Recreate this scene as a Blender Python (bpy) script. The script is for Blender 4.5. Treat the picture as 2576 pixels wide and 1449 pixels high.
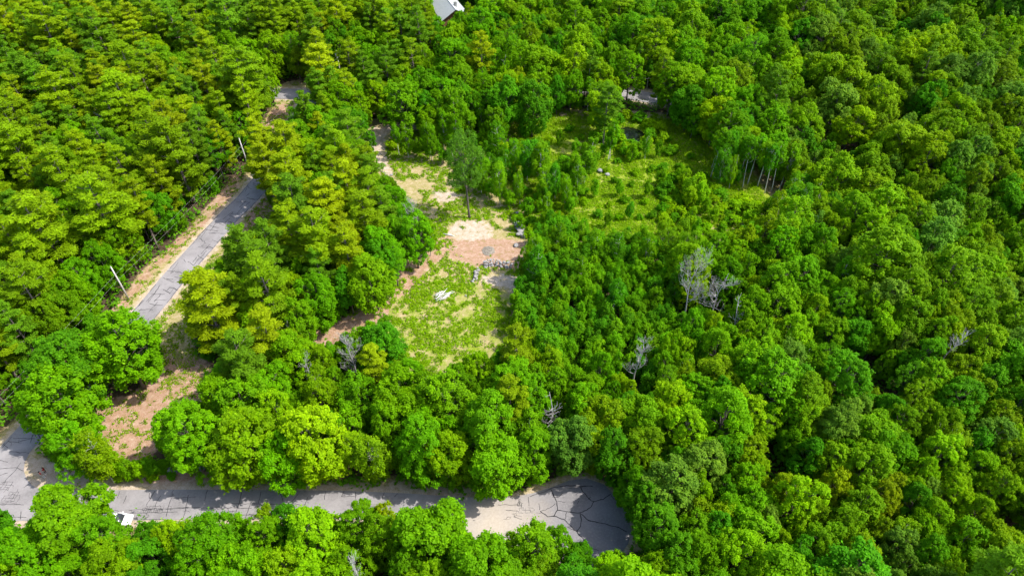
import bpy, bmesh, math, random
import numpy as np
from mathutils import Vector, Matrix, noise as mnoise
for o in list(bpy.data.objects): bpy.data.objects.remove(o)
R = math.radians
scn = bpy.context.scene
col = scn.collection
# ---------------------------------------------------------------- camera, sky, sun
H = 95.0; PITCH = R(44.0); LENS = 24.0
W0, H0 = 2576.0, 1449.0
F = LENS/36.0*W0
cd = bpy.data.cameras.new('camera'); cam = bpy.data.objects.new('camera', cd); col.objects.link(cam)
cam.location = (0, 0, H); cam.rotation_euler = (R(90)-PITCH, 0, 0)
cd.lens = LENS; cd.sensor_width = 36; cd.clip_end = 6000; cd.clip_start = 0.5
scn.camera = cam
SUN_EL, SUN_AZ = 53.0, -4.0      # azimuth measured from +x towards +y
sd = bpy.data.lights.new('sun', 'SUN'); sd.energy = 3.0; sd.angle = R(0.55); sd.color = (1.0, 0.95, 0.86)
so = bpy.data.objects.new('sun', sd); col.objects.link(so)
sv = Vector((math.cos(R(SUN_EL))*math.cos(R(SUN_AZ)), math.cos(R(SUN_EL))*math.sin(R(SUN_AZ)), math.sin(R(SUN_EL))))
so.rotation_euler = sv.to_track_quat('Z', 'Y').to_euler(); so.location = sv*200
wd = bpy.data.worlds.new('World'); scn.world = wd; wd.use_nodes = True
nt = wd.node_tree; sky = nt.nodes.new('ShaderNodeTexSky'); sky.sky_type = 'NISHITA'; sky.sun_disc = False
sky.sun_elevation = R(SUN_EL); sky.sun_rotation = R(90-SUN_AZ); sky.air_density = 1.0; sky.dust_density = 2.0
nt.links.new(sky.outputs[0], nt.nodes['Background'].inputs[0]); nt.nodes['Background'].inputs[1].default_value = 0.15
scn.view_settings.view_transform = 'Standard'; scn.view_settings.look = 'None'; scn.view_settings.gamma = 1
scn.view_settings.use_curve_mapping = False; scn.view_settings.exposure = 1.27
# ---------------------------------------------------------------- projection (used only to read positions off the photo)
cp, sp = math.cos(PITCH), math.sin(PITCH)
def proj(x, y, z):
    dz = z-H
    dep = y*cp - dz*sp
    return (W0/2 + F*x/dep, H0/2 - F*(y*sp + dz*cp)/dep, dep)
def unproj(px, py, z=0.0):
    u = (px-W0/2)/F; v = -(py-H0/2)/F
    d = (u, cp + v*sp, -sp + v*cp)
    t = (z-H)/d[2]
    return (u*t, d[1]*t)
def U(p, z=0.0):
    a = unproj(p[0], p[1], z); return Vector((a[0], a[1], z))
def inpoly(x, y, P):
    c = False; n = len(P); j = n-1
    for i in range(n):
        xi, yi = P[i]; xj, yj = P[j]
        if (yi > y) != (yj > y) and x < (xj-xi)*(y-yi)/(yj-yi)+xi: c = not c
        j = i
    return c
def inpoly_np(X, Y, P):
    c = np.zeros(X.shape, bool); n = len(P); j = n-1
    for i in range(n):
        xi, yi = P[i]; xj, yj = P[j]
        if yi != yj:
            c ^= ((yi > Y) != (yj > Y)) & (X < (xj-xi)*(Y-yi)/(yj-yi)+xi)
        j = i
    return c
def segdist_np(X, Y, pts):
    D = np.full(X.shape, 1e9)
    for (ax, ay), (bx, by) in zip(pts[:-1], pts[1:]):
        dx, dy = bx-ax, by-ay; L = dx*dx+dy*dy
        t = np.clip(((X-ax)*dx+(Y-ay)*dy)/L, 0, 1)
        D = np.minimum(D, np.hypot(X-ax-t*dx, Y-ay-t*dy))
    return D
def sst(a, b, x):
    t = np.clip((x-a)/(b-a), 0, 1); return t*t*(3-2*t)
# value noise in numpy
_rng = np.random.RandomState(7); _T = _rng.rand(256, 256)
def vnoise(X, Y, s, o=0):
    X = np.asarray(X, float)/s+o*17.3; Y = np.asarray(Y, float)/s+o*9.1
    xi = np.floor(X).astype(int); yi = np.floor(Y).astype(int); fx = X-xi; fy = Y-yi
    fx = fx*fx*(3-2*fx); fy = fy*fy*(3-2*fy)
    a = _T[xi & 255, yi & 255]; b = _T[(xi+1) & 255, yi & 255]; c = _T[xi & 255, (yi+1) & 255]; d = _T[(xi+1) & 255, (yi+1) & 255]
    return (a*(1-fx)+b*fx)*(1-fy)+(c*(1-fx)+d*fx)*fy
def fbm(X, Y, s, o=0):
    return 0.5*vnoise(X, Y, s, o)+0.3*vnoise(X, Y, s/2.1, o+1)+0.2*vnoise(X, Y, s/4.3, o+2)
# ---------------------------------------------------------------- layout read off the photograph
ROAD_A = [(775,243),(768,272),(752,315),(700,398),(633,488),(573,548),(516,612),(436,702),(355,799),(250,905),(190,978),(75,1090),(20,1150),(-60,1230)]
ROAD_C = [(-300,215),(200,232),(560,238),(690,236),(780,238),(900,224),(1100,213),(1300,213),(1480,223),(1560,234),(1650,249),(1800,268),(2000,294),(2140,321),(2330,362),(2700,440),(3200,560)]
RA = [unproj(*p) for p in ROAD_A]; RC = [unproj(*p) for p in ROAD_C]
CUL = [(1139,1249),(1220,1251),(1292,1249),(1340,1240),(1386,1226),(1432,1208),(1476,1203),(1519,1218),(1559,1258),(1580,1300),(1588,1335),(1580,1368),(1562,1392),(1520,1415),(1469,1425),(1410,1412),(1350,1395),(1290,1388),(1226,1375),(1170,1350),(1130,1320),(1105,1310)]
JUNC = [(57,1063),(93,1113),(74,1140),(63,1162),(60,1183),(66,1202),(80,1220),(104,1232),(104,1309),(13,1310),(-90,1312),(-90,1190),(0,1129)]
ROAD_B = [(-420,1231),(100,1233),(247,1232.5),(433,1231),(859,1233.5),(1032,1241),(1150,1249),(1150,1312),(940,1306),(617,1304),(350,1308),(100,1309),(13,1310),(-420,1318)]
RBc = [unproj(-420,1272),unproj(104,1271),unproj(600,1268),unproj(1150,1280)]
KC = dict(
 A=[(622,455),(655,490),(690,510),(680,560),(600,590),(560,650),(500,700),(468,740),(458,800),(500,900),(510,985),(400,1060),(370,1140),(310,1150),(245,1080),(245,1030),(300,1000),(390,990),(415,930),(405,860),(378,812),(330,795),(272,795),(330,720),(385,650),(440,615),(500,540),(590,450)],
 top=[(692,225),(750,205),(770,235),(762,250),(772,282),(745,265),(720,300),(672,350),(655,340),(655,310),(700,258),(690,248)],
 B=[(245,1215),(430,1212),(500,1226),(1030,1238),(1150,1246),(1290,1240),(1400,1205),(1480,1180),(1545,1225),(1605,1330),(1615,1385),(1500,1388),(1430,1330),(1330,1300),(1300,1330),(1230,1360),(1160,1300),(1140,1280),(1030,1275),(930,1275),(760,1285),(620,1290),(350,1305),(245,1270)],
 left=[(0,1080),(50,1065),(90,1090),(95,1115),(110,1150),(135,1180),(235,1190),(245,1215),(100,1230),(90,1280),(50,1300),(0,1310)],
 left2=[(165,905),(190,890),(212,940),(172,932)],
 clear=[(925,345),(950,320),(1070,308),(1075,318),(985,332),(968,345),(972,395),(1110,410),(1160,480),(1250,500),(1270,550),(1325,600),(1290,660),(1290,700),(1275,770),(1290,850),(1200,880),(1160,905),(1060,920),(1020,890),(1010,820),(935,765),(1000,725),(1110,620),(1115,570),(1060,530),(1030,480),(985,455),(930,370)],
 strip=[(750,868),(795,832),(890,792),(940,750),(960,770),(908,818),(860,842),(800,868)],
 c3=[(1288,312),(1400,300),(1480,290),(1478,330),(1452,380),(1400,392),(1368,350),(1296,336)],
 pond=[(1550,305),(1600,308),(1628,340),(1605,362),(1555,348)],
 c5=[(1636,290),(1700,330),(1785,385),(1800,402),(1740,412),(1660,405),(1640,370)],
 c6=[(1500,408),(1560,412),(1655,398),(1640,460),(1655,545),(1560,562),(1480,562),(1440,530),(1485,500),(1480,440)],
 c7=[(1580,538),(1642,543),(1632,568),(1590,558)],
 rr=[(1550,219),(1662,231),(1650,268),(1595,256)], rr2=[(2100,300),(2182,318),(2162,340),(2118,330)],
 p1=[(598,356),(612,356),(628,415),(616,418)], p2=[(270,666),(290,666),(332,757),(312,760)],
 p3=[(840,124),(858,124),(858,158),(840,158)], p4=[(1296,138),(1311,138),(1311,186),(1296,186)],
 house=[(1080,-8),(1170,-8),(1178,14),(1150,28),(1137,44),(1115,60),(1094,32)],
 t1=[(1170,470),(1190,470),(1190,552),(1172,552)], t2=[(918,520),(934,520),(958,655),(940,658)], t3=[(532,830),(548,830),(594,920),(572,925)],
 birch=[(1812,405),(1925,450),(1990,440),(1985,462),(1915,482),(1815,452)],
 pile=[(1292,552),(1330,552),(1328,600),(1292,600)],
 dead1=[(1690,670),(1850,680),(1835,775),(1690,770)], dead2=[(1590,885),(1620,885),(1620,930),(1590,930)], dead3=[(1365,1010),(1405,1010),(1400,1068),(1368,1068)], dead4=[(855,870),(915,870),(905,945),(860,945)],
)
GRASS = dict(
 main=[(900,300),(1130,290),(1480,270),(1800,300),(2000,420),(2050,560),(1700,640),(1340,620),(1330,700),(1340,860),(1330,960),(1000,1000),(960,860),(850,820),(960,700),(1080,620),(1080,560),(1000,500),(930,440)],
 verge=[(640,520),(600,560),(540,650),(480,720),(400,800),(380,860),(430,980),(500,930),(480,780),(600,620),(690,560),(690,500)],
 topv=[(650,345),(720,250),(690,210),(770,200),(790,290),(700,360)],
 low=[(60,1150),(250,1180),(620,1190),(620,1232),(100,1232)],
)
OPEN = list(KC[k] for k in ('A','top','B','left','left2','clear','strip','c3','c5','c6','c7')) + [GRASS['verge'], GRASS['topv']]
SANDP = [[(1160,555),(1225,555),(1243,580),(1238,602),(1180,608),(1120,592),(1130,575)],
         [(1212,690),(1300,690),(1300,735),(1250,722),(1215,712)],
         [(922,345),(945,320),(1010,312),(1100,300),(1170,296),(1175,310),(1075,322),(985,334),(968,348),(975,395),(988,440),(975,458),(955,430),(925,365)],
         [(1085,482),(1150,485),(1155,508),(1100,512)],
         [(60,1150),(110,1150),(240,1192),(250,1225),(90,1232),(62,1200)],
         [(430,1212),(500,1212),(490,1232),(430,1230)]]
REDP = [[(650,350),(655,310),(700,262),(745,262),(760,290),(700,360)],
        [(225,1080),(250,1010),(330,990),(420,900),(530,900),(540,1010),(450,1060),(380,1150),(320,1200),(250,1150)],
        [(735,880),(760,840),(890,790),(960,700),(1060,620),(1130,590),(1150,620),(1080,680),(1000,760),(960,830),(900,850),(790,880)],
        [(1090,600),(1330,600),(1330,680),(1200,672),(1130,650)],
        [(600,600),(630,500),(700,490),(700,560)],
        [(590,440),(500,540),(440,600),(350,700),(260,800),(300,800),(390,690),(520,560),(610,470)],
        [(150,880),(210,880),(215,950),(170,940)], [(300,1190),(620,1175),(620,1230),(380,1228)]]
RAc = RA
def hgt(x, y):
    X = np.asarray(x, float); Y = np.asarray(y, float)
    A = sst(48, 85, X)*sst(60, 85, Y)*sst(7, 28, segdist_np(X, Y, RC))
    return A*(5.5*np.sin(X*0.055+Y*0.048+0.6)+2.5*np.sin(X*0.11-Y*0.07))
def hz(x, y): return float(hgt(np.array([x]), np.array([y]))[0])
# ---------------------------------------------------------------- object helpers
def tag(o, label=None, cat=None, group=None, kind=None):
    if label: o['label'] = label
    if cat: o['category'] = cat
    if group: o['group'] = group
    if kind: o['kind'] = kind
    return o
def link(name, me, parent=None, mats=()):
    o = bpy.data.objects.new(name, me); col.objects.link(o)
    for m in mats: me.materials.append(m)
    if parent: o.parent = parent
    return o
def empty(name, loc=(0,0,0), rz=0.0):
    o = bpy.data.objects.new(name, None); col.objects.link(o); o.location = loc; o.rotation_euler = (0,0,rz); o.empty_display_size = 0.5
    return o
def np_mesh(name, V, Fq, rnd=None, smooth=False, mats=(), midx=None):
    me = bpy.data.meshes.new(name); V = np.asarray(V, np.float32); Fq = np.asarray(Fq, np.int32)
    n, k = Fq.shape
    me.vertices.add(len(V)); me.vertices.foreach_set('co', V.ravel())
    me.loops.add(n*k); me.loops.foreach_set('vertex_index', Fq.ravel())
    me.polygons.add(n); me.polygons.foreach_set('loop_start', np.arange(0, n*k, k, dtype=np.int32))
    me.polygons.foreach_set('use_smooth', np.full(n, smooth))
    if midx is not None: me.polygons.foreach_set('material_index', np.asarray(midx, np.int32))
    if rnd is not None:
        a = me.attributes.new('rnd', 'FLOAT', 'FACE'); a.data.foreach_set('value', np.asarray(rnd, np.float32))
    me.update(calc_edges=True)
    for m in mats: me.materials.append(m)
    return me
class MB:
    """collects verts and faces of one mesh"""
    def __init__(s): s.v = []; s.f = []; s.m = []
    def add(s, vs, fs, mi=0):
        b = len(s.v); s.v += [tuple(v) for v in vs]; s.f += [tuple(b+i for i in f) for f in fs]; s.m += [mi]*len(fs)
    def box(s, c, d, rot=None, mi=0, top=1.0):
        hx, hy, hz_ = d[0]/2, d[1]/2, d[2]/2
        vs = [Vector((sx*hx*(top if sz > 0 else 1), sy*hy*(top if sz > 0 else 1), sz*hz_)) for sz in (-1,1) for sy in (-1,1) for sx in (-1,1)]
        if rot is not None: vs = [rot @ v for v in vs]
        vs = [v+Vector(c) for v in vs]
        s.add(vs, [(0,2,3,1),(4,5,7,6),(0,1,5,4),(2,6,7,3),(0,4,6,2),(1,3,7,5)], mi)
    def tube(s, pts, rad, n=6, mi=0, cap=True):
        pts = [Vector(p) for p in pts]; rings = []
        for i, p in enumerate(pts):
            t = (pts[min(i+1, len(pts)-1)]-pts[max(i-1, 0)])
            if t.length < 1e-9: t = Vector((0,0,1))
            t.normalize(); a = t.orthogonal().normalized() if i == 0 else (rings_a - t*rings_a.dot(t)).normalized()
            rings_a = a; b = t.cross(a); r = rad[i] if hasattr(rad, '__len__') else rad
            rings.append([p+(a*math.cos(2*math.pi*k/n)+b*math.sin(2*math.pi*k/n))*r for k in range(n)])
        base = len(s.v); vs = [v for r_ in rings for v in r_]; fs = []
        for i in range(len(pts)-1):
            for k in range(n):
                k2 = (k+1) % n; fs.append((i*n+k, i*n+k2, (i+1)*n+k2, (i+1)*n+k))
        if cap: fs.append(tuple(range(n))[::-1]); fs.append(tuple((len(pts)-1)*n+k for k in range(n)))
        s.add(vs, fs, mi)
    def mesh(s, name, mats=(), smooth=False):
        me = bpy.data.meshes.new(name); me.from_pydata(s.v, [], s.f)
        me.polygons.foreach_set('material_index', s.m)
        if smooth: me.polygons.foreach_set('use_smooth', [True]*len(s.f))
        for m in mats: me.materials.append(m)
        me.update(); return me
    def build(s, name, mats, parent=None, smooth=False):
        return link(name, s.mesh(name, mats if isinstance(mats, (list, tuple)) else [mats], smooth), parent)
# ---------------------------------------------------------------- materials
def mat(name):
    m = bpy.data.materials.new(name); m.use_nodes = True; m.node_tree.nodes.clear(); return m, m.node_tree
def N(nt, t, **kw):
    n = nt.nodes.new(t)
    for k, v in kw.items(): setattr(n, k, v)
    return n
def out(nt, sh):
    o = N(nt, 'ShaderNodeOutputMaterial'); nt.links.new(sh, o.inputs[0])
def ramp(nt, fac, stops):
    r = N(nt, 'ShaderNodeValToRGB'); e = r.color_ramp.elements
    while len(e) > 1: e.remove(e[-1])
    e[0].position = stops[0][0]; e[0].color = (*stops[0][1], 1)
    for p, c in stops[1:]:
        x = e.new(p); x.color = (*c, 1)
    nt.links.new(fac, r.inputs[0]); return r.outputs[0]
def noisen(nt, scale, detail=4, rough=0.6, coord='Generated', vec=None):
    n = N(nt, 'ShaderNodeTexNoise'); n.inputs['Scale'].default_value = scale; n.inputs['Detail'].default_value = detail; n.inputs['Roughness'].default_value = rough
    if vec is None:
        g = N(nt, 'ShaderNodeNewGeometry'); vec = g.outputs['Position']
        if coord == 'Object':
            t = N(nt, 'ShaderNodeTexCoord'); vec = t.outputs['Object']
    nt.links.new(vec, n.inputs['Vector']); return n.outputs[0]
def mixc(nt, f, a, b, mode='MIX'):
    m = N(nt, 'ShaderNodeMix', data_type='RGBA', blend_type=mode)
    for s, v in ((m.inputs[0], f), (m.inputs[6], a), (m.inputs[7], b)):
        if hasattr(v, 'is_linked') or hasattr(v, 'links'): nt.links.new(v, s)
        elif hasattr(v, '__len__'): s.default_value = (*v, 1) if len(v) == 3 else v
        else: s.default_value = v
    return m.outputs[2]
def mth(nt, op, a, b=0.0, clamp=False):
    m = N(nt, 'ShaderNodeMath', operation=op); m.use_clamp = clamp
    for s, v in ((m.inputs[0], a), (m.inputs[1], b)):
        if hasattr(v, 'links'): nt.links.new(v, s)
        else: s.default_value = v
    return m.outputs[0]
def mrange(nt, v, a, b, c=0.0, d=1.0):
    m = N(nt, 'ShaderNodeMapRange'); nt.links.new(v, m.inputs[0])
    for i, x in enumerate((a, b, c, d)): m.inputs[1+i].default_value = x
    return m.outputs[0]
def princ(nt, colr, rough=0.8, spec=0.3, bump=None, bs=0.3, bd=0.05):
    p = N(nt, 'ShaderNodeBsdfPrincipled')
    if hasattr(colr, 'links'): nt.links.new(colr, p.inputs['Base Color'])
    else: p.inputs['Base Color'].default_value = (*colr, 1)
    p.inputs['Roughness'].default_value = rough; p.inputs['Specular IOR Level'].default_value = spec
    if bump is not None:
        b = N(nt, 'ShaderNodeBump'); b.inputs['Strength'].default_value = bs; b.inputs['Distance'].default_value = bd
        nt.links.new(bump, b.inputs['Height']); nt.links.new(b.outputs[0], p.inputs['Normal'])
    return p.outputs[0]
def leaf_mat(name, transl=0.5, yellow=(1.55, 1.18, 0.6)):
    m, nt = mat(name)
    oi = N(nt, 'ShaderNodeObjectInfo')
    ai = N(nt, 'ShaderNodeAttribute', attribute_type='INSTANCER', attribute_name='tint')
    af = N(nt, 'ShaderNodeAttribute', attribute_type='INSTANCER', attribute_name='is_inst')
    base = mixc(nt, af.outputs['Fac'], oi.outputs['Color'], ai.outputs['Color'])
    ar = N(nt, 'ShaderNodeAttribute', attribute_type='GEOMETRY', attribute_name='rnd')
    r = ar.outputs['Fac']
    n = noisen(nt, 0.55, 2, 0.5)
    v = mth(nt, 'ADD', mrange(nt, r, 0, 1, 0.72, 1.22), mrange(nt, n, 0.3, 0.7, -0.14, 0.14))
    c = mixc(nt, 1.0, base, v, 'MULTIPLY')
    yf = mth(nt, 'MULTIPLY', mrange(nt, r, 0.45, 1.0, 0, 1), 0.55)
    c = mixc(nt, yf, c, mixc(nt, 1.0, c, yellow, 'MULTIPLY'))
    d = princ(nt, c, 0.6, 0.08)
    t = N(nt, 'ShaderNodeBsdfTranslucent'); nt.links.new(mixc(nt, 1.0, c, (1.35, 1.15, 0.4), 'MULTIPLY'), t.inputs[0])
    mx = N(nt, 'ShaderNodeMixShader'); mx.inputs[0].default_value = transl
    nt.links.new(d, mx.inputs[1]); nt.links.new(t.outputs[0], mx.inputs[2]); out(nt, mx.outputs[0])
    return m
M_LEAF = leaf_mat('broad_leaves'); M_NEEDLE = leaf_mat('pine_needles', 0.42, (1.15, 1.12, 0.7))
def bark(name, a, b, scale=6):
    m, nt = mat(name); n = noisen(nt, scale, 5, 0.7, 'Object')
    out(nt, princ(nt, ramp(nt, n, [(0.3, a), (0.7, b)]), 0.95, 0.1, n, 0.6, 0.05)); return m
M_BARK = bark('grey_brown_bark', (0.055,0.045,0.036), (0.19,0.165,0.14))
M_PBARK = bark('pine_bark', (0.09,0.07,0.06), (0.24,0.2,0.18))
M_BIRCH = bark('birch_bark', (0.34,0.31,0.27), (0.72,0.69,0.63), 3)
M_DEADW = bark('weathered_dead_wood', (0.22,0.205,0.2), (0.5,0.475,0.46), 5)
M_LOG = bark('bleached_log', (0.4,0.38,0.37), (0.72,0.7,0.69), 4)
def rockmat(name, a, b, sc=1.2):
    m, nt = mat(name); n = noisen(nt, sc, 6, 0.7); n2 = noisen(nt, sc*7, 4, 0.7)
    c = ramp(nt, mth(nt, 'ADD', mth(nt, 'MULTIPLY', n, 0.6), mth(nt, 'MULTIPLY', n2, 0.4)), [(0.35, a), (0.65, b)])
    out(nt, princ(nt, c, 0.9, 0.2, n2, 0.5, 0.06)); return m
M_ROCK = rockmat('pale_granite', (0.12,0.115,0.11), (0.42,0.4,0.39), 2.2); M_ROCKD = rockmat('lichen_stone', (0.12,0.125,0.12), (0.34,0.34,0.33))
def ground_mat():
    m, nt = mat('ground_soil')
    A = lambda n: N(nt, 'ShaderNodeAttribute', attribute_type='GEOMETRY', attribute_name=n).outputs['Fac']
    n1 = noisen(nt, 0.35, 6, 0.65); n2 = noisen(nt, 2.2, 5, 0.7); n3 = noisen(nt, 8.0, 3, 0.7)
    n4 = noisen(nt, 0.9, 6, 0.75); n5 = noisen(nt, 30.0, 2, 0.6)
    mix2 = lambda a, b, w: mth(nt, 'ADD', mth(nt, 'MULTIPLY', a, w), mth(nt, 'MULTIPLY', b, 1-w))
    forest = ramp(nt, n2, [(0.3, (0.03,0.022,0.014)), (0.55, (0.075,0.05,0.03)), (0.75, (0.06,0.075,0.02))])
    dry = ramp(nt, mix2(n4, n3, 0.5), [(0.3, (0.10,0.12,0.02)), (0.42, (0.2,0.2,0.04)), (0.52, (0.33,0.26,0.13)), (0.64, (0.46,0.37,0.26))])
    grass = ramp(nt, mix2(n4, n3, 0.5), [(0.3, (0.06,0.13,0.006)), (0.45, (0.15,0.23,0.008)), (0.56, (0.24,0.27,0.03)), (0.68, (0.33,0.28,0.13))])
    red = ramp(nt, mix2(n4, n3, 0.55), [(0.3, (0.10,0.05,0.03)), (0.42, (0.25,0.135,0.08)), (0.52, (0.34,0.215,0.15)), (0.62, (0.42,0.32,0.235)), (0.7, (0.2,0.22,0.04))])
    sand = ramp(nt, mix2(n4, n3, 0.5), [(0.28, (0.15,0.11,0.07)), (0.42, (0.32,0.25,0.18)), (0.55, (0.45,0.37,0.30)), (0.7, (0.57,0.5,0.44))])
    def msk(att, n, w=0.45): return mrange(nt, mth(nt, 'ADD', att, mth(nt, 'MULTIPLY', mth(nt, 'SUBTRACT', n, 0.5), 2.0)), 0.5-w/2, 0.5+w/2)
    c = mixc(nt, msk(A('open'), n2), forest, dry)
    c = mixc(nt, msk(A('grass'), n1), c, grass)
    c = mixc(nt, msk(A('red'), n4), c, red)
    c = mixc(nt, mth(nt, 'MULTIPLY', msk(A('sand'), n4, 0.6), 0.92), c, sand)
    c = mixc(nt, mth(nt, 'MULTIPLY', mrange(nt, n5, 0.62, 0.72), 0.6), c, (0.05,0.04,0.025))
    c = mixc(nt, mth(nt, 'MULTIPLY', mrange(nt, n5, 0.36, 0.28), 0.5), c, (0.6,0.55,0.48))
    out(nt, princ(nt, c, 0.95, 0.1, n3, 0.5, 0.12)); return m
M_GROUND = ground_mat()
def asphalt_mat(name, base=(0.2,0.198,0.2), cul=False):
    m, nt = mat(name); n1 = noisen(nt, 0.25, 5, 0.6); n2 = noisen(nt, 3, 5, 0.7); n3 = noisen(nt, 22, 2, 0.6)
    d = tuple(x*0.6 for x in base); b = tuple(x*1.32 for x in base)
    c = ramp(nt, mth(nt, 'ADD', mth(nt, 'MULTIPLY', n1, 0.65), mth(nt, 'MULTIPLY', n2, 0.35)), [(0.3, d), (0.5, base), (0.72, b)])
    c = mixc(nt, mth(nt, 'MULTIPLY', mrange(nt, n3, 0.55, 0.8), 0.25), c, (0.4,0.39,0.38))
    if cul:
        g = N(nt, 'ShaderNodeNewGeometry'); ctr = U((1232,1318)); v = N(nt, 'ShaderNodeVectorMath', operation='SUBTRACT'); nt.links.new(g.outputs['Position'], v.inputs[0]); v.inputs[1].default_value = ctr
        sc = N(nt, 'ShaderNodeVectorMath', operation='MULTIPLY'); nt.links.new(v.outputs[0], sc.inputs[0]); sc.inputs[1].default_value = (1/7.2, 1/4.6, 0)
        L = N(nt, 'ShaderNodeVectorMath', operation='LENGTH'); nt.links.new(sc.outputs[0], L.inputs[0])
        f = mrange(nt, mth(nt, 'ADD', L.outputs[1], mth(nt, 'MULTIPLY', mth(nt, 'SUBTRACT', n1, 0.5), 1.2)), 1.5, 0.2)
        c = mixc(nt, mth(nt, 'MULTIPLY', f, 0.85), c, ramp(nt, n2, [(0.3, (0.36,0.31,0.25)), (0.7, (0.46,0.40,0.335))]))
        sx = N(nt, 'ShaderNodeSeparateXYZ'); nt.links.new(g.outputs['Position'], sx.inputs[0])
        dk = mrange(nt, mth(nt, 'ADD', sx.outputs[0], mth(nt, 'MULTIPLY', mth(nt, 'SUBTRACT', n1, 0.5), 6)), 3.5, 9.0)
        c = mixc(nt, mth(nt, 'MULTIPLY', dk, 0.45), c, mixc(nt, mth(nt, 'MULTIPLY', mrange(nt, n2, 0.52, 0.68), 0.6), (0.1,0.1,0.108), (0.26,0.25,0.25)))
    out(nt, princ(nt, c, 0.85, 0.25, n3, 0.2, 0.02)); return m
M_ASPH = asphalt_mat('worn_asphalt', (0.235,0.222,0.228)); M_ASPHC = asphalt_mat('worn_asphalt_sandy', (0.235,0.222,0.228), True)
def plain(name, c, rough=0.7, spec=0.3, metal=0.0, var=0.15, sc=4):
    m, nt = mat(name); n = noisen(nt, sc, 4, 0.6, 'Object')
    cc = ramp(nt, n, [(0.3, tuple(x*(1-var) for x in c)), (0.7, tuple(min(1, x*(1+var)) for x in c))])
    s = princ(nt, cc, rough, spec); s.node.inputs['Metallic'].default_value = metal; out(nt, s); return m
M_TAR = plain('crack_sealant', (0.022,0.021,0.024), 0.6, 0.3)
M_WATER, _n = mat('pond_water'); _s = princ(_n, (0.006,0.009,0.008), 0.06, 0.5, noisen(_n, 1.5, 2, 0.5), 0.06, 0.02); out(_n, _s)
# ---------------------------------------------------------------- ground sheet
xs = np.concatenate([np.array([-3000,-1500,-800,-450,-300,-240]), np.arange(-200, 200.1, 0.55), np.array([240,300,450,800,1500,3000])])
ys = np.concatenate([np.array([-1500,-700,-300,-100,-20,10]), np.arange(24, 290.1, 0.55), np.array([320,380,500,900,1800,4000])])
GX, GY = np.meshgrid(xs, ys); sh = GX.shape
Z = hgt(GX, GY) + (fbm(GX, GY, 3.0, 5)-0.5)*0.12
dep = np.maximum(GY*cp + H*sp, 1.0)
PX = W0/2+F*GX/dep; PY = H0/2-F*(GY*sp-H*cp)/dep
wob = (fbm(GX, GY, 5, 1)-0.5)*60; wob2 = (fbm(GX, GY, 5, 3)-0.5)*34
def zone(polys, soft=True):
    a = np.zeros(sh)
    for P in polys:
        a = np.maximum(a, 0.34*inpoly_np(PX, PY, P)+0.33*inpoly_np(PX+wob, PY+wob2, P)+0.33*inpoly_np(PX-wob2*0.7, PY+wob*0.5, P))
    return a
dA = np.minimum(segdist_np(GX, GY, RA), segdist_np(GX, GY, RBc)-0.3); dC = segdist_np(GX, GY, RC)
CULW = [unproj(*p) for p in CUL]; dcu = segdist_np(GX, GY, CULW+[CULW[0]])
JW = [unproj(*p) for p in JUNC]; dj = segdist_np(GX, GY, JW+[JW[0]])
roaddist = np.minimum(dA-2.7, dC-3.0)
inroad = (roaddist < 0.15) | inpoly_np(PX, PY, CUL) | inpoly_np(PX, PY, JUNC) | inpoly_np(PX, PY, ROAD_B)
Z = np.where((roaddist < 4) | (dcu < 3) | (dj < 3) | inroad, np.minimum(Z, hgt(GX, GY)), Z)
PONDW = [(1556,322),(1580,318),(1605,324),(1624,338),(1622,352),(1600,364),(1572,364),(1552,352),(1546,336)]
pc = unproj(1585, 341); pw = [unproj(*p) for p in PONDW]
inp = inpoly_np(PX, PY, PONDW); dp = segdist_np(GX, GY, pw+[pw[0]])
Z = np.where(inp, -0.9*sst(0, 1.2, dp)-0.35, np.where(dp < 1.6, Z-0.35*(1-sst(0, 1.6, dp)), Z))
Z = np.where(inroad, hgt(GX, GY)-0.03, Z)
opn = zone(OPEN+[KC['pond'], GRASS['main']]); shoulder = np.clip(1-(roaddist-0.1)/1.5, 0, 1)*(roaddist < 2.0)
shoulder = np.maximum(shoulder, np.clip(1-dcu/1.3, 0, 1)*0.8); shoulder = np.maximum(shoulder, np.clip(1-dj/1.6, 0, 1))
sandz = np.maximum(zone(SANDP)*0.8, shoulder*0.85); redz = zone(REDP)
grz = 0.62*zone([[(940,790),(1100,690),(1300,740),(1300,880),(1170,930),(1040,940)]])
grz = np.maximum(grz, zone([KC['c3'], KC['c5'], KC['c6'], KC['c7'], [(1340,300),(1800,300),(1960,500),(1640,640),(1400,560),(1260,470)]]))
n_ = len(ys); k_ = len(xs); idx = np.arange(n_*k_).reshape(n_, k_)
Fg = np.stack([idx[:-1,:-1], idx[:-1,1:], idx[1:,1:], idx[1:,:-1]], -1).reshape(-1, 4)
me = np_mesh('ground', np.stack([GX.ravel(), GY.ravel(), Z.ravel()], 1), Fg, smooth=True, mats=[M_GROUND])
for nm, arr in (('open', np.maximum(opn, sst(3.5, 1.0, roaddist)*0.8)), ('grass', grz*0.8), ('red', redz*0.75), ('sand', sandz)):
    a = me.attributes.new(nm, 'FLOAT', 'POINT'); a.data.foreach_set('value', arr.ravel().astype(np.float32))
g = link('ground', me); tag(g, kind='structure')
# pond water sheet
mb = MB(); vs = [U(p, -0.32) for p in PONDW]; c0 = sum(vs, Vector())/len(vs); vs = [c0+(v-c0)*1.06 for v in vs]
mb.add(vs, [tuple(range(len(vs)))[::-1]]); o = mb.build('water', M_WATER); tag(o, kind='structure')
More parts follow.
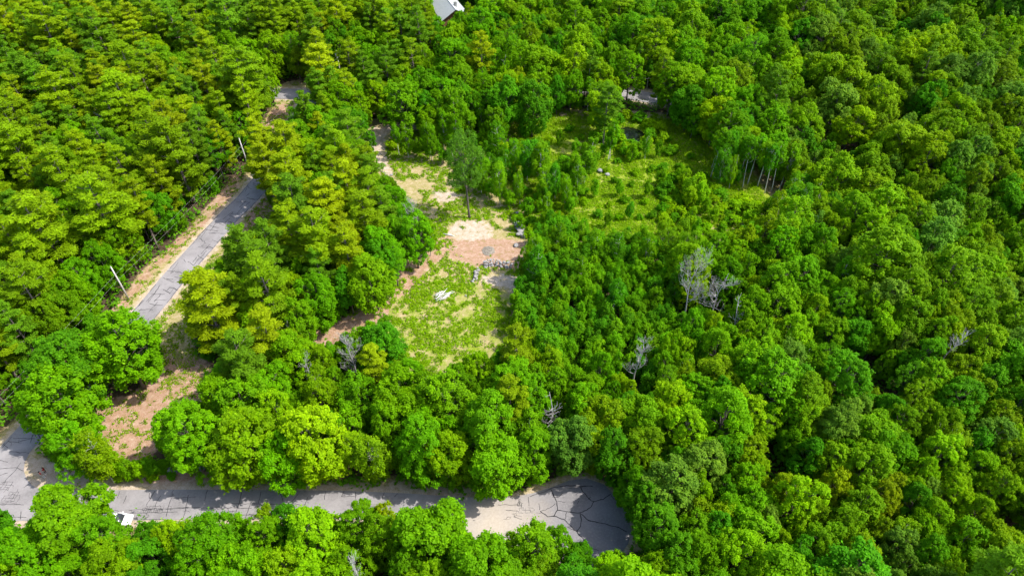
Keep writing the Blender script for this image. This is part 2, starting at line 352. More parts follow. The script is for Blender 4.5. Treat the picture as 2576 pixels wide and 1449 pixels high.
# ---------------------------------------------------------------- roads with cracks
def ribbon(pts, w, z, step=2.0, seed=1):
    """densified ribbon along world points"""
    rr = random.Random(seed); P = [Vector((p[0], p[1])) for p in pts]; Q = []
    for i in range(len(P)-1):          # catmull-rom
        p0 = P[max(i-1,0)]; p1 = P[i]; p2 = P[i+1]; p3 = P[min(i+2, len(P)-1)]
        n = max(2, int((p2-p1).length/step))
        for k in range(n):
            t = k/n; Q.append(0.5*((2*p1)+(p2-p0)*t+(2*p0-5*p1+4*p2-p3)*t*t+(3*p1-p0-3*p2+p3)*t**3))
    Q.append(P[-1]); vs = []; fs = []
    for i, q in enumerate(Q):
        t = (Q[min(i+1,len(Q)-1)]-Q[max(i-1,0)]).normalized(); nrm = Vector((-t.y, t.x))
        wl = w/2+(mnoise.noise(Vector((i*0.4, seed, 0))))*0.12; wr = w/2+(mnoise.noise(Vector((i*0.4, seed+9, 0))))*0.12
        a = q+nrm*wl; b = q-nrm*wr
        vs += [(a.x, a.y, hz(a.x, a.y)+z), (b.x, b.y, hz(b.x, b.y)+z)]
        if i: fs.append((2*i-2, 2*i-1, 2*i+1, 2*i)[::-1])
    return vs, fs, Q
CRACKS = []      # polylines with width, per road
def crack(mb, pts, w, z):
    """thin sealed crack strip following wobbly points"""
    P = [Vector((p[0], p[1], 0)) for p in pts]; Q = [P[0]]
    for a, b in zip(P[:-1], P[1:]):
        n = max(1, int((b-a).length/0.35))
        d = (b-a); pr = Vector((-d.y, d.x, 0)).normalized() if d.length > 0 else Vector()
        for k in range(1, n+1):
            q = a+d*(k/n)
            if k < n: q = q+pr*mnoise.noise(Vector((q.x*1.3, q.y*1.3, 3)))*0.16
            Q.append(q)
    vs = []; fs = []
    for i, q in enumerate(Q):
        t = (Q[min(i+1,len(Q)-1)]-Q[max(i-1,0)])
        if t.length < 1e-6: t = Vector((1,0,0))
        t.normalize(); nr = Vector((-t.y, t.x, 0)); ww = w*0.92*(0.5+0.8*abs(mnoise.noise(Vector((q.x*2, q.y*2, 8)))))
        vs += [q+nr*ww/2+Vector((0,0,z)), q-nr*ww/2+Vector((0,0,z))]
        if i: fs.append((2*i-2, 2*i, 2*i+1, 2*i-1)[::-1])
    mb.add(vs, fs, 1)
def cells(mb, cx, cy, rx, ry, n, z, w, rr, clip=None):
    """alligator cracking: jittered grid edges inside an ellipse"""
    nx = n; ny = max(2, int(n*ry/rx)); G = {}
    for i in range(nx+1):
        for j in range(ny+1):
            G[i,j] = (cx-rx+2*rx*i/nx+rr.uniform(-.3,.3)*2*rx/nx, cy-ry+2*ry*j/ny+rr.uniform(-.3,.3)*2*ry/ny)
    def ok(p):
        return ((p[0]-cx)/rx)**2+((p[1]-cy)/ry)**2 < 1.0 and (clip is None or clip(p))
    for i in range(nx+1):
        for j in range(ny+1):
            for e in ((i+1,j),(i,j+1)):
                if e in G and rr.random() < 0.86 and ok(G[i,j]) and ok(G[e]): crack(mb, [G[i,j], G[e]], w*rr.uniform(.6,1.1), z)
rr = random.Random(4)
# straight side road
vs, fs, QA = ribbon(RA, 5.35, 0.022); mb = MB(); mb.add(vs, fs, 0)
cum = 0; s0 = 0
for i in range(1, len(QA)-1):
    seg = QA[i]-QA[i-1]; cum += seg.length
    t = seg.normalized(); nr = Vector((-t.y, t.x))
    for _ in range(3):
        if rr.random() < 0.62:                         # transverse steps
            y0 = rr.uniform(-2.55, 1.0); y1 = min(2.55, y0+rr.uniform(0.8, 3.2)); k = rr.uniform(-.9,.9); o_ = rr.uniform(0, 2)
            pts = [QA[i]+t*o_+nr*y0, QA[i]+t*(o_+k*0.5+rr.uniform(-.3,.3))+nr*((y0+y1)/2), QA[i]+t*(o_+k)+nr*y1]
            crack(mb, [(p.x,p.y) for p in pts], rr.uniform(0.12,0.22), 0.028)
        if rr.random() < 0.5:                          # longitudinal pieces
            y0 = rr.choice([-1.3,-0.2,0.9,1.6,-2.2])+rr.uniform(-.4,.4); L = rr.uniform(1,3.4)
            p = QA[i]+nr*y0; q = p+t*L+nr*rr.uniform(-.4,.4); crack(mb, [(p.x,p.y),(q.x,q.y)], rr.uniform(0.11,0.18), 0.0295)
    for e in (2.52,-2.5):
        if rr.random() < 0.7:
            p = QA[i]+nr*e; q = p+t*2; crack(mb, [(p.x,p.y),(q.x,q.y)], 0.15, 0.031)
o = mb.build('road', [M_ASPH, M_TAR]); tag(o, kind='structure')
# far cross road
vs, fs, QC = ribbon(RC, 5.8, 0.05); mb = MB(); mb.add(vs, fs, 0)
o = mb.build('road', [M_ASPH]); tag(o, kind='structure')
# near road (road B) as a polygon strip
def polyobj(name, P, z, mats, extra=None, nsub=None):
    mb = MB(); vs = [U(p, 0)+Vector((0,0,z)) for p in P]
    bm = bmesh.new(); bv = [bm.verts.new(v) for v in vs]; f = bm.faces.new(bv); bm.normal_update()
    if f.normal.z < 0: f.normal_flip()
    bmesh.ops.triangulate(bm, faces=[f]); bm.verts.ensure_lookup_table()
    mb.add([v.co for v in bm.verts], [tuple(v.index for v in ff.verts) for ff in bm.faces], 0); bm.free()
    if extra: extra(mb)
    o = mb.build(name, mats); tag(o, kind='structure'); return o
def C7(x, y): return unproj(x/3, 966+y/3)
def C8(x, y): return unproj(859+x/3, 966+y/3)
def cracksB(mb):
    z = 0.034; rr = random.Random(12)
    for a, b in [((1170,805),(1105,915)),((905,805),(885,860)),((955,840),(930,900)),((1310,800),(1300,830)),((1300,850),(1255,1000)),((1425,835),(1385,1010)),((1570,798),(1545,880)),((1830,800),(1770,1000)),((1970,810),(1950,900)),((1890,905),(1850,1010)),((2110,800),(2140,900)),((2250,830),(2190,900)),((2320,850),(2280,1000)),((2455,805),(2450,870)),((1215,840),(1170,920)),((835,820),(810,850)),((1130,820),(1135,870))]:
        mid = ((a[0]+b[0])/2+rr.uniform(-8,8), (a[1]+b[1])/2); crack(mb, [C7(*a), C7(*mid), C7(*b)], 0.12, z)
    for pts in [[(970,950),(1420,935)],[(960,975),(1340,965)],[(1710,900),(2300,910)],[(1030,1018),(1300,1020)],[(1340,930),(1900,935)],[(1720,935),(1730,965),(1780,955)],[(1920,935),(2270,950)],[(1300,860),(1480,850)],[(500,930),(900,960)],[(1850,1012),(2290,985)],[(0,1000),(200,1005)],[(1700,985),(2280,1000)]]:
        crack(mb, [C7(*p) for p in pts], 0.1, z+0.001)
    for (a, b, rx, ry, n) in [((1150,945),None,85,40,12),((1080,995),None,60,22,9),((1010,960),None,50,20,6),((1260,940),None,70,22,7),((2120,960),None,120,45,15),((1960,985),None,90,22,9),((2220,990),None,70,20,7),((1300,840),None,25,18,5),((1740,960),None,40,10,4),((1400,960),None,40,20,4)]:
        c = C7(*a); rxm = rx/3*105/F; rym = (C7(a[0], a[1]-ry)[1]-C7(a[0], a[1]+ry)[1])/2
        cells(mb, c[0], c[1], rxm, rym, n, z+0.002, 0.085, rr)
    for a, b in [((20,805),(0,850)),((108,812),(105,860)),((325,815),(310,870)),((425,825),(400,850))]:
        crack(mb, [C8(*a), C8(*b)], 0.12, z)
    crack(mb, [C8(105,860), C8(125,900), C8(120,950)], 0.1, z); crack(mb, [C8(40,912), C8(255,910)], 0.1, z)
    crack(mb, [C8(0,845), C8(105,850)], 0.1, z)
    c = C8(180,960); cells(mb, c[0], c[1], 3.0, 1.6, 8, z+0.002, 0.09, rr)
    c = C8(900,1000); cells(mb, c[0], c[1], 2.0, 1.0, 4, z+0.002, 0.05, rr)
polyobj('road', ROAD_B, 0.026, [M_ASPH, M_TAR], cracksB)
def cracksC(mb):
    z = 0.040; rr = random.Random(5)
    L = [[(1600,780),(1700,765),(1800,770),(1895,772)],[(1705,785),(1820,775)],[(1580,790),(1600,840),(1625,890),(1630,950),(1600,1000)],[(1670,820),(1640,850),(1610,855)],[(1800,775),(1830,820),(1885,880),(1905,885),(1975,870),(2030,830)],[(1905,885),(1880,930),(1800,970),(1720,965),(1630,950)],[(1630,885),(1690,890)],[(1615,900),(1540,950),(1500,960)],[(1410,850),(1415,920)],[(1490,900),(1495,950)],[(1800,970),(1810,1020),(1805,1070),(1775,1110),(1820,1160),(1855,1220),(1870,1260)],[(1810,980),(1870,1030),(1970,1050),(2090,1080),(2155,1115)],[(1500,960),(1555,1000),(1600,995),(1680,1020),(1740,1080),(1775,1110)],[(1700,965),(1690,1020)],[(1340,865),(1345,910)],[(1180,910),(1340,912)],[(1240,950),(1330,955)],[(1420,850),(1520,815),(1600,780)],[(1300,1000),(1360,1020)],[(1820,1220),(1940,1255)],[(1880,850),(1860,870)],[(1790,880),(1780,905)],[(2030,830),(2060,870)],[(1700,1075),(1760,1105)]]
    for pts in L: crack(mb, [C8(*p) for p in pts], 0.21 if len(pts) > 3 else 0.12, z)
    for (x, y, rx, ry, n) in [(1345,905,25,30,4),(1400,945,70,28,9),(1480,970,50,20,6),(1330,985,45,28,5),(1260,1020,40,20,3)]:
        c = C8(x, y); rym = (C8(x, y-ry)[1]-C8(x, y+ry)[1])/2; cells(mb, c[0], c[1], rx/3*105/F, rym, n, z+0.001, 0.08, rr)
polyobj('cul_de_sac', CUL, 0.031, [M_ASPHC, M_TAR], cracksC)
def cracksJ(mb):
    z = 0.042; rr = random.Random(8)
    for pts in [[(0,640),(120,630),(180,655)],[(160,590),(110,660),(20,750)],[(0,690),(60,670)],[(180,780),(240,740)],[(0,905),(180,910)],[(60,430),(130,440),(240,410)],[(100,410),(260,410)],[(70,510),(220,520)],[(90,400),(10,490)],[(280,300),(230,440)],[(0,575),(60,590)],[(30,455),(60,480)],[(0,955),(60,965)],[(160,960),(155,1020)]]:
        crack(mb, [C7(*p) for p in pts], 0.13, z)
    for (x, y, rx, ry, n) in [(40,770,60,50,6),(90,850,80,60,7),(60,900,90,20,7),(110,440,60,30,3)]:
        c = C7(x, y); rym = (C7(x, y-ry)[1]-C7(x, y+ry)[1])/2; cells(mb, c[0], c[1], rx/3*112/F, rym, n, z+0.001, 0.09, rr)
polyobj('road_junction', JUNC, 0.034, [M_ASPH, M_TAR], cracksJ)
# ---------------------------------------------------------------- foliage builders
def unit(a): return a/np.maximum(np.linalg.norm(a, axis=1, keepdims=True), 1e-9)
def leafquads(C, Nn, size, rs, aspect=0.62, dirs=None):
    n = len(C); Nn = unit(Nn)
    T = rs.normal(size=(n,3)) if dirs is None else dirs+rs.normal(size=(n,3))*0.25
    T = unit(T-Nn*np.sum(T*Nn, 1, keepdims=True)); B = np.cross(Nn, T)
    s = (size*(0.65+0.7*rs.rand(n)))[:,None]
    V = np.stack([C-T*s*0.5, C+B*s*aspect*0.5+T*s*0.08, C+T*s*0.5-Nn*s*0.08, C-B*s*aspect*0.5+T*s*0.08], 1).reshape(-1,3)
    Fq = np.arange(4*n).reshape(n,4); return V, Fq
def crown_broad(seed, Ht, Rr, nb, nl, leaf=0.42, base=0.16, up=0.25, lump=0.155, lobes=15, peak=1.0, spike=0.5, lobr=0.45):
    """limbs carry lobes, lobes carry small leafy sprays, sprays carry leaves: uneven outline with gaps"""
    rs = np.random.RandomState(seed); cz = Ht*(base+1)/2; rz = Ht*(1-base)/2; ph = rs.rand(6)*6.28
    LB = []; tries = 0; mind = 0.62*Rr
    while len(LB) < lobes and tries < 6000:
        tries += 1
        if tries % 500 == 0: mind *= 0.88
        v = rs.normal(size=3); v /= np.linalg.norm(v)
        if v[2] < -0.8: continue
        az = math.atan2(v[1], v[0]); env = 1+0.16*math.sin(2*az+ph[0])+0.12*math.sin(3*az+ph[1])
        wz = (1-max(0, v[2])**1.5*(1-1/peak)) if peak > 1 else 1
        r = rs.uniform(0.5, 0.78); p = np.array([v[0]*Rr*r*env*wz, v[1]*Rr*r*env*wz, v[2]*rz*(r+0.1)])
        if all(np.linalg.norm((p-q[0])*np.array([1,1,Rr/rz*0.9])) > mind for q in LB): LB.append((p, rs.uniform(0.75, 1.25)*lobr*Rr))
    P = []; tries = 0; mind = lump*Rr*1.15
    while len(P) < nb and tries < 12000:
        tries += 1
        if tries % 2500 == 0: mind *= 0.85
        c, lr = LB[rs.randint(len(LB))]; v = rs.normal(size=3)+c/np.linalg.norm(c)*0.7+np.array([0,0,0.5]); v /= np.linalg.norm(v)
        p = c+v*lr*rs.uniform(0.75,1.12)*np.array([1,1,0.85+0.35*(peak > 1)])
        ins = any(np.linalg.norm((p-q)/(np.array([1,1,1.1])*qr)) < 0.68 for q, qr in LB)
        if ins: continue
        if all(np.linalg.norm(p-q[0]) > mind for q in P): P.append((p, rs.uniform(0.6, 1.45), v))
    per = int(nl/sum(sc**2 for _, sc, _ in P)); CC=[]; NN=[]; RR=[]
    for p, sc, v in P:
        br = lump*Rr*sc; n = max(12, int(per*sc**2)); tone = rs.rand()
        d = unit(rs.normal(size=(n,3))+v*0.35+np.array([0,0,0.3]))
        rad = br*(0.2+0.95*rs.rand(n)**0.6)[:,None]
        sh_ = (rs.rand(n) < 0.16)[:,None]; rad = np.where(sh_, rad*(1+spike*1.3*rs.rand(n)[:,None]), rad)
        c = p+d*rad*np.array([1,1,0.72+up]); c[:,2] += cz
        CC.append(c); NN.append(d*0.45+v*0.25+np.array([0.15,0,0.75])+rs.normal(size=(n,3))*0.5); RR.append(np.clip(rs.rand(n)*0.6+0.4*tone, 0, 1))
    C = np.concatenate(CC); Nn = np.concatenate(NN); rd = np.concatenate(RR)
    k = Rr/np.percentile(np.hypot(C[:,0], C[:,1]), 97); kz = (Ht*0.985-cz)/(np.percentile(C[:,2], 99.8)-cz)
    C = np.stack([C[:,0]*k, C[:,1]*k, cz+(C[:,2]-cz)*kz], 1)
    V, Fq = leafquads(C, Nn, leaf, rs); return V, Fq, rd, [(np.array([p[0]*k, p[1]*k, cz+p[2]*kz]), q) for p, q in LB]+[(np.array([p[0]*k, p[1]*k, cz+p[2]*kz])*0.97, 0.1*q) for p, q, _ in P[:22]]
def crown_pine(seed, Ht, Rr, nl, base=0.28, whorls=11, leaf=0.5, top=0.55):
    """irregular plumed limbs: each limb ends in soft tufts that curve upward"""
    rs = np.random.RandomState(seed); CC=[]; NN=[]; DD=[]; limbs=[]; tufts=[]
    rot = rs.rand()*6.28
    for w in range(whorls):
        h = base+(0.95-base)*w/(whorls-1); t = (h-base)/(1-base)
        L = Rr*min(1.0, 0.6+1.1*t)*(1-t**2.6*0.86)
        k = rs.randint(4, 7); rot += 1.1
        for j in range(k):
            z0 = Ht*h+rs.uniform(-.5,.5); a = rot+2*math.pi*j/k+rs.uniform(-.5,.5); l = L*rs.uniform(0.55,1.15)
            if rs.rand() < 0.12 and w < whorls-3: continue
            rise = rs.uniform(0.0,0.3)+0.35*t; limbs.append((z0, a, l, rise))
            nt_ = max(2, int(l*1.9))
            for q in range(nt_):
                sfr = 0.36+0.62*(q+rs.rand())/nt_; lat = rs.uniform(-.34,.34)*l*math.sin(min(1, sfr)*2.6)
                ca, sa = math.cos(a), math.sin(a)
                tufts.append((sfr*l*ca-lat*sa, sfr*l*sa+lat*ca, z0+rise*l*sfr**2+rs.uniform(-.1,.3), a+lat*0.3, (0.42+0.22*rs.rand())*(0.75+0.35*l/Rr)))
    tufts.append((0, 0, Ht*0.965, 0, 0.5)); tufts.append((0.2, -0.1, Ht*0.93, 2, 0.6))
    per = int(nl/len(tufts))
    for x, y, z, a, rad in tufts:
        n = int(per*(rad/0.6)**2); d = unit(rs.normal(size=(n,3))+np.array([0.35*math.cos(a), 0.35*math.sin(a), 0.5]))
        c = np.array([x,y,z])+d*(rad*(0.3+0.75*rs.rand(n)**0.5))[:,None]*np.array([1.35,1.35,0.62])
        CC.append(c); DD.append(d+np.array([math.cos(a)*0.5, math.sin(a)*0.5, 0.7])+rs.normal(size=(n,3))*0.25); NN.append(d*0.45+np.array([0.1,0,0.75])+rs.normal(size=(n,3))*0.45)
    C = np.concatenate(CC); Nn = np.concatenate(NN); D = np.concatenate(DD)
    k = Rr/np.percentile(np.hypot(C[:,0], C[:,1]), 97); C[:,:2] *= k
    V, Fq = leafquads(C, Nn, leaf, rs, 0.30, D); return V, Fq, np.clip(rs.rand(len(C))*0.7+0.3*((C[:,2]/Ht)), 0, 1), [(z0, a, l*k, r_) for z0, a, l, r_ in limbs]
def trunk_mesh(seed, Ht, r0, ntop, nodes=None, limbs=None, mat_=None, birch=False, lean=0.0):
    rs = random.Random(seed); mb = MB(); n = 9; pts=[]; rad=[]
    for i in range(n+1):
        t = i/n; pts.append((math.sin(t*3+seed)*0.18*t*Ht/12+lean*t*Ht, math.cos(t*2.3+seed*2)*0.15*t*Ht/12, t*Ht*ntop-(0.3 if i == 0 else 0))); rad.append(r0*((1-t)**0.8*0.92+0.08)*(1.25 if i == 0 else 1))
    mb.tube(pts, rad, 8)
    def at(z):
        t = max(0, min(1, z/(Ht*ntop)))*n; i = min(n-1, int(t)); f = t-i
        return Vector(pts[i]).lerp(Vector(pts[i+1]), f), rad[i]*(1-f)+rad[i+1]*f
    if nodes:
        for p, s in sorted(nodes, key=lambda q: -q[1])[:34]:
            p = Vector(p); zz = max(Ht*0.18, p.z-0.75*math.hypot(p.x, p.y)-0.3); b, r = at(zz); m = b.lerp(p, 0.5)+Vector((rs.uniform(-.3,.3), rs.uniform(-.3,.3), -0.25))
            mb.tube([b, m, p], [min(r*0.6, r0*0.42), r0*0.2, r0*0.07], 5)
            for _ in range(2):
                q = m.lerp(p, rs.uniform(.2,.8)); mb.tube([q, q+Vector((rs.uniform(-1,1), rs.uniform(-1,1), rs.uniform(0,.9)))*0.9], [r0*0.1, r0*0.03], 4)
    if limbs:
        for z0, a, l, rise in limbs:
            b, r = at(z0); d = Vector((math.cos(a), math.sin(a), 0)); mb.tube([b, b+d*l*0.5+Vector((0,0,rise*l*0.2)), b+d*l*0.95+Vector((0,0,rise*l*0.9))], [min(r*0.5, 0.09), 0.05, 0.02], 4)
        for _ in range(10):     # dead stubs under the crown
            z0 = rs.uniform(0.12, 0.32)*Ht; a = rs.uniform(0, 6.28); b, r = at(z0); l = rs.uniform(0.4, 1.2); mb.tube([b, b+Vector((math.cos(a)*l, math.sin(a)*l, rs.uniform(-.3,.2)))], [0.05, 0.015], 4)
    return mb.mesh('trunk', [mat_], True)
# ---------------------------------------------------------------- tree prototypes (mesh data only; each tree below is its own object)
PROTO = {}
def addproto(kind, V, Fq, rd, trunk, lm, Ht, Rr, cname='crown'):
    me = np_mesh(cname, V, Fq, rd, mats=[lm]); PROTO.setdefault(kind, []).append((me, trunk, Ht, Rr))
for s in range(8):
    pk = [1.0,1.3,1.0,1.5,1.0,1.2,1.7,1.1][s]; ht = [15,16,14,17,13,15,18,15][s]; rr_ = 4.8
    V, Fq, rd, nd = crown_broad(100+s, ht, rr_, [290,320,260,340,220,360,330,250][s], [27000,27000,25000,28000,21000,28000,27000,18000][s], [0.33,0.34,0.32,0.33,0.38,0.29,0.31,0.35][s], base=[.06,.06,.1,.05,.1,.08,.04,.1][s], up=[.2,.45,.1,.45,.1,.1,.5,.2][s], lump=[.115,.105,.12,.10,.14,.095,.10,.115][s], lobes=[14,17,12,19,11,16,18,13][s], peak=pk, spike=[.5,.9,.4,.9,.4,.5,1.0,.6][s])
    addproto('M', V, Fq, rd, trunk_mesh(s, ht, 0.24, 0.86, nodes=nd, mat_=M_BARK), M_LEAF, ht, rr_)
for s in range(6):
    ht = [18,19,17,20,16,18][s]; rr_ = 3.7
    V, Fq, rd, lb = crown_pine(200+s, ht, rr_, 17000, base=[.22,.3,.2,.38,.18,.26][s], whorls=[9,8,10,8,8,9][s], leaf=[.5,.55,.48,.52,.5,.56][s])
    addproto('P', V, Fq, rd, trunk_mesh(s+20, ht, 0.26, 0.985, limbs=lb, mat_=M_PBARK), M_NEEDLE, ht, rr_)
V, Fq, rd, nd = crown_broad(177, 23, 5.4, 210, 11000, 0.32, base=.33, up=.2, lump=.12, lobes=17, lobr=.34)
addproto('M', V, Fq, rd, trunk_mesh(77, 23, 0.3, 0.93, nodes=nd, mat_=M_BARK), M_LEAF, 23, 5.4)
for s in range(4):
    ht = 12; rr_ = 2.3
    V, Fq, rd, nd = crown_broad(300+s, ht, rr_, 110, 9000, 0.25, base=[.06,.2,.1,.3][s], up=.5, lump=.21, lobes=13, peak=1.6, spike=.8, lobr=.5)
    addproto('B', V, Fq, rd, trunk_mesh(s+40, ht, 0.12, 0.93, nodes=nd, mat_=M_BIRCH, lean=0.01*(s-1.5)), M_LEAF, ht, rr_)
for s in range(2):
    V, Fq, rd, nd = crown_broad(340+s, 13.5, 2.3, 100, 7000, 0.27, base=.5, up=.4, lump=.2, lobes=11, peak=1.3, spike=.8, lobr=.5)
    addproto('B', V, Fq, rd, trunk_mesh(s+50, 13.5, 0.15, 0.93, nodes=nd, mat_=M_BIRCH, lean=0.015*(s-.5)), M_LEAF, 13.5, 2.3)
for s in range(4):
    ht = 6.6; rr_ = 1.6
    V, Fq, rd, nd = crown_broad(400+s, ht, rr_, 60, 4200, 0.24, base=[.0,.05,.02,.08][s], up=.5, lump=.25, lobes=9, peak=1.6, spike=.9, lobr=.5)
    addproto('Y', V, Fq, rd, trunk_mesh(s+60, ht, 0.06, 0.9, nodes=nd[:9], mat_=M_BARK), M_LEAF, ht, rr_)
for s in range(3):
    ht = 2.2; rr_ = 1.5
    V, Fq, rd, nd = crown_broad(500+s, ht, rr_, 40, 2400, 0.24, base=-0.1, up=.2, lump=.26, lobes=8, lobr=.45)
    mb = MB(); rq = random.Random(s)
    for p, q in nd[:12]:
        mb.tube([(rq.uniform(-.15,.15), rq.uniform(-.15,.15), -0.1), (p[0]*0.6, p[1]*0.6, p[2]*0.6), tuple(p)], [0.035,0.025,0.01], 4)
    addproto('S', V, Fq, rd, mb.mesh('stems', [M_BARK], True), M_LEAF, ht, rr_)
def dead_mesh(seed, Ht, spread, forks=True, n1=14, fine=1.0):
    rs = random.Random(seed); mb = MB()
    def branch(p, d, L, r, lvl):
        pts=[p]; rad=[r]; cur = Vector(p); dd = Vector(d).normalized(); k = 5 if lvl < 2 else 3
        for i in range(k):
            dd = (dd+Vector((rs.uniform(-.22,.22), rs.uniform(-.22,.22), rs.uniform(-.05,.2)))).normalized(); cur = cur+dd*L/k; pts.append(cur.copy()); rad.append(r*(1-(i+1)/k*0.82))
        mb.tube(pts, rad, 6 if lvl < 2 else 4)
        if lvl < 4 and L > 0.35:
            m = {0:0, 1:7, 2:5, 3:3}[lvl]; m = int(m*fine)
            for _ in range(m):
                i = rs.randint(1, k); side = Vector((rs.uniform(-1,1), rs.uniform(-1,1), rs.uniform(-.1,1)))
                branch(pts[i], dd*0.7+side*0.8, L*rs.uniform(.35,.6), max(rad[i]*0.65, 0.013), lvl+1)
    tp = [(0,0,-0.3)]; tr = [0.17]; n = 8
    for i in range(1, n+1): tp.append((math.sin(i*0.7+seed)*0.12*i/2, math.cos(i*0.9+seed)*0.1*i/2, Ht*i/n)); tr.append(0.17*(1-i/n*0.88))
    mb.tube(tp, tr, 7)
    for i in range(n1):
        f = rs.uniform(.38,.97); z = f*n; k = min(n-1, int(z)); b = Vector(tp[k]).lerp(Vector(tp[k+1]), z-k); a = rs.uniform(0, 6.28)
        e = 0.75 if forks else 0.15
        branch(b, Vector((math.cos(a), math.sin(a), e)), spread*(1.15-f*0.6)*rs.uniform(.6,1.1), 0.06*(1.2-f*0.7), 1)
    return mb.mesh('bare_wood', [M_DEADW], True)
# ---------------------------------------------------------------- tree list
PAL = dict(s2=(0.09,0.21,0.010), g0=(0.128,0.335,0.001), g1=(0.20,0.40,0.001), g2=(0.08,0.28,0.003), g3=(0.16,0.33,0.002), g4=(0.14,0.30,0.02),
           p0=(0.185,0.32,0.002), p1=(0.12,0.265,0.006), p2=(0.24,0.35,0.002), y0=(0.122,0.33,0.001), s0=(0.21,0.42,0.001), s1=(0.10,0.30,0.002))
OX = {1:(0,0),2:(859,0),3:(1717,0),4:(0,483),5:(859,483),6:(1717,483),7:(0,966),8:(859,966),9:(1717,966)}
HTF = dict(M=lambda r: 6.0+1.95*r, P=lambda r: 9.0+2.5*r, B=lambda r: 5.5+2.9*r, Y=lambda r: 2.8+2.3*r, S=lambda r: 0.6+1.1*r, D=lambda r: 15.0)
ZC = dict(M=.60, P=.60, B=.62, Y=.56, S=.5, D=.7)
TREES = []   # dict(kind,x,y,r,ht,tone,hand)
def place(crop, cx, cy, r, kind, tone, ht=None, name=None, var=None):
    ox, oy = OX[crop]; X = ox+cx/3; Y = oy+cy/3; rp = r/3; z = 8.0; rm = 3
    for _ in range(8):
        x, y = unproj(X, Y, z); d = proj(x, y, z)[2]; rm = rp*d/F; h = ht or HTF[kind](rm); z = h*ZC[kind]
    TREES.append(dict(kind=kind, x=x, y=y, r=rm, ht=h, tone=tone, hand=True, name=name, var=var)); return TREES[-1]
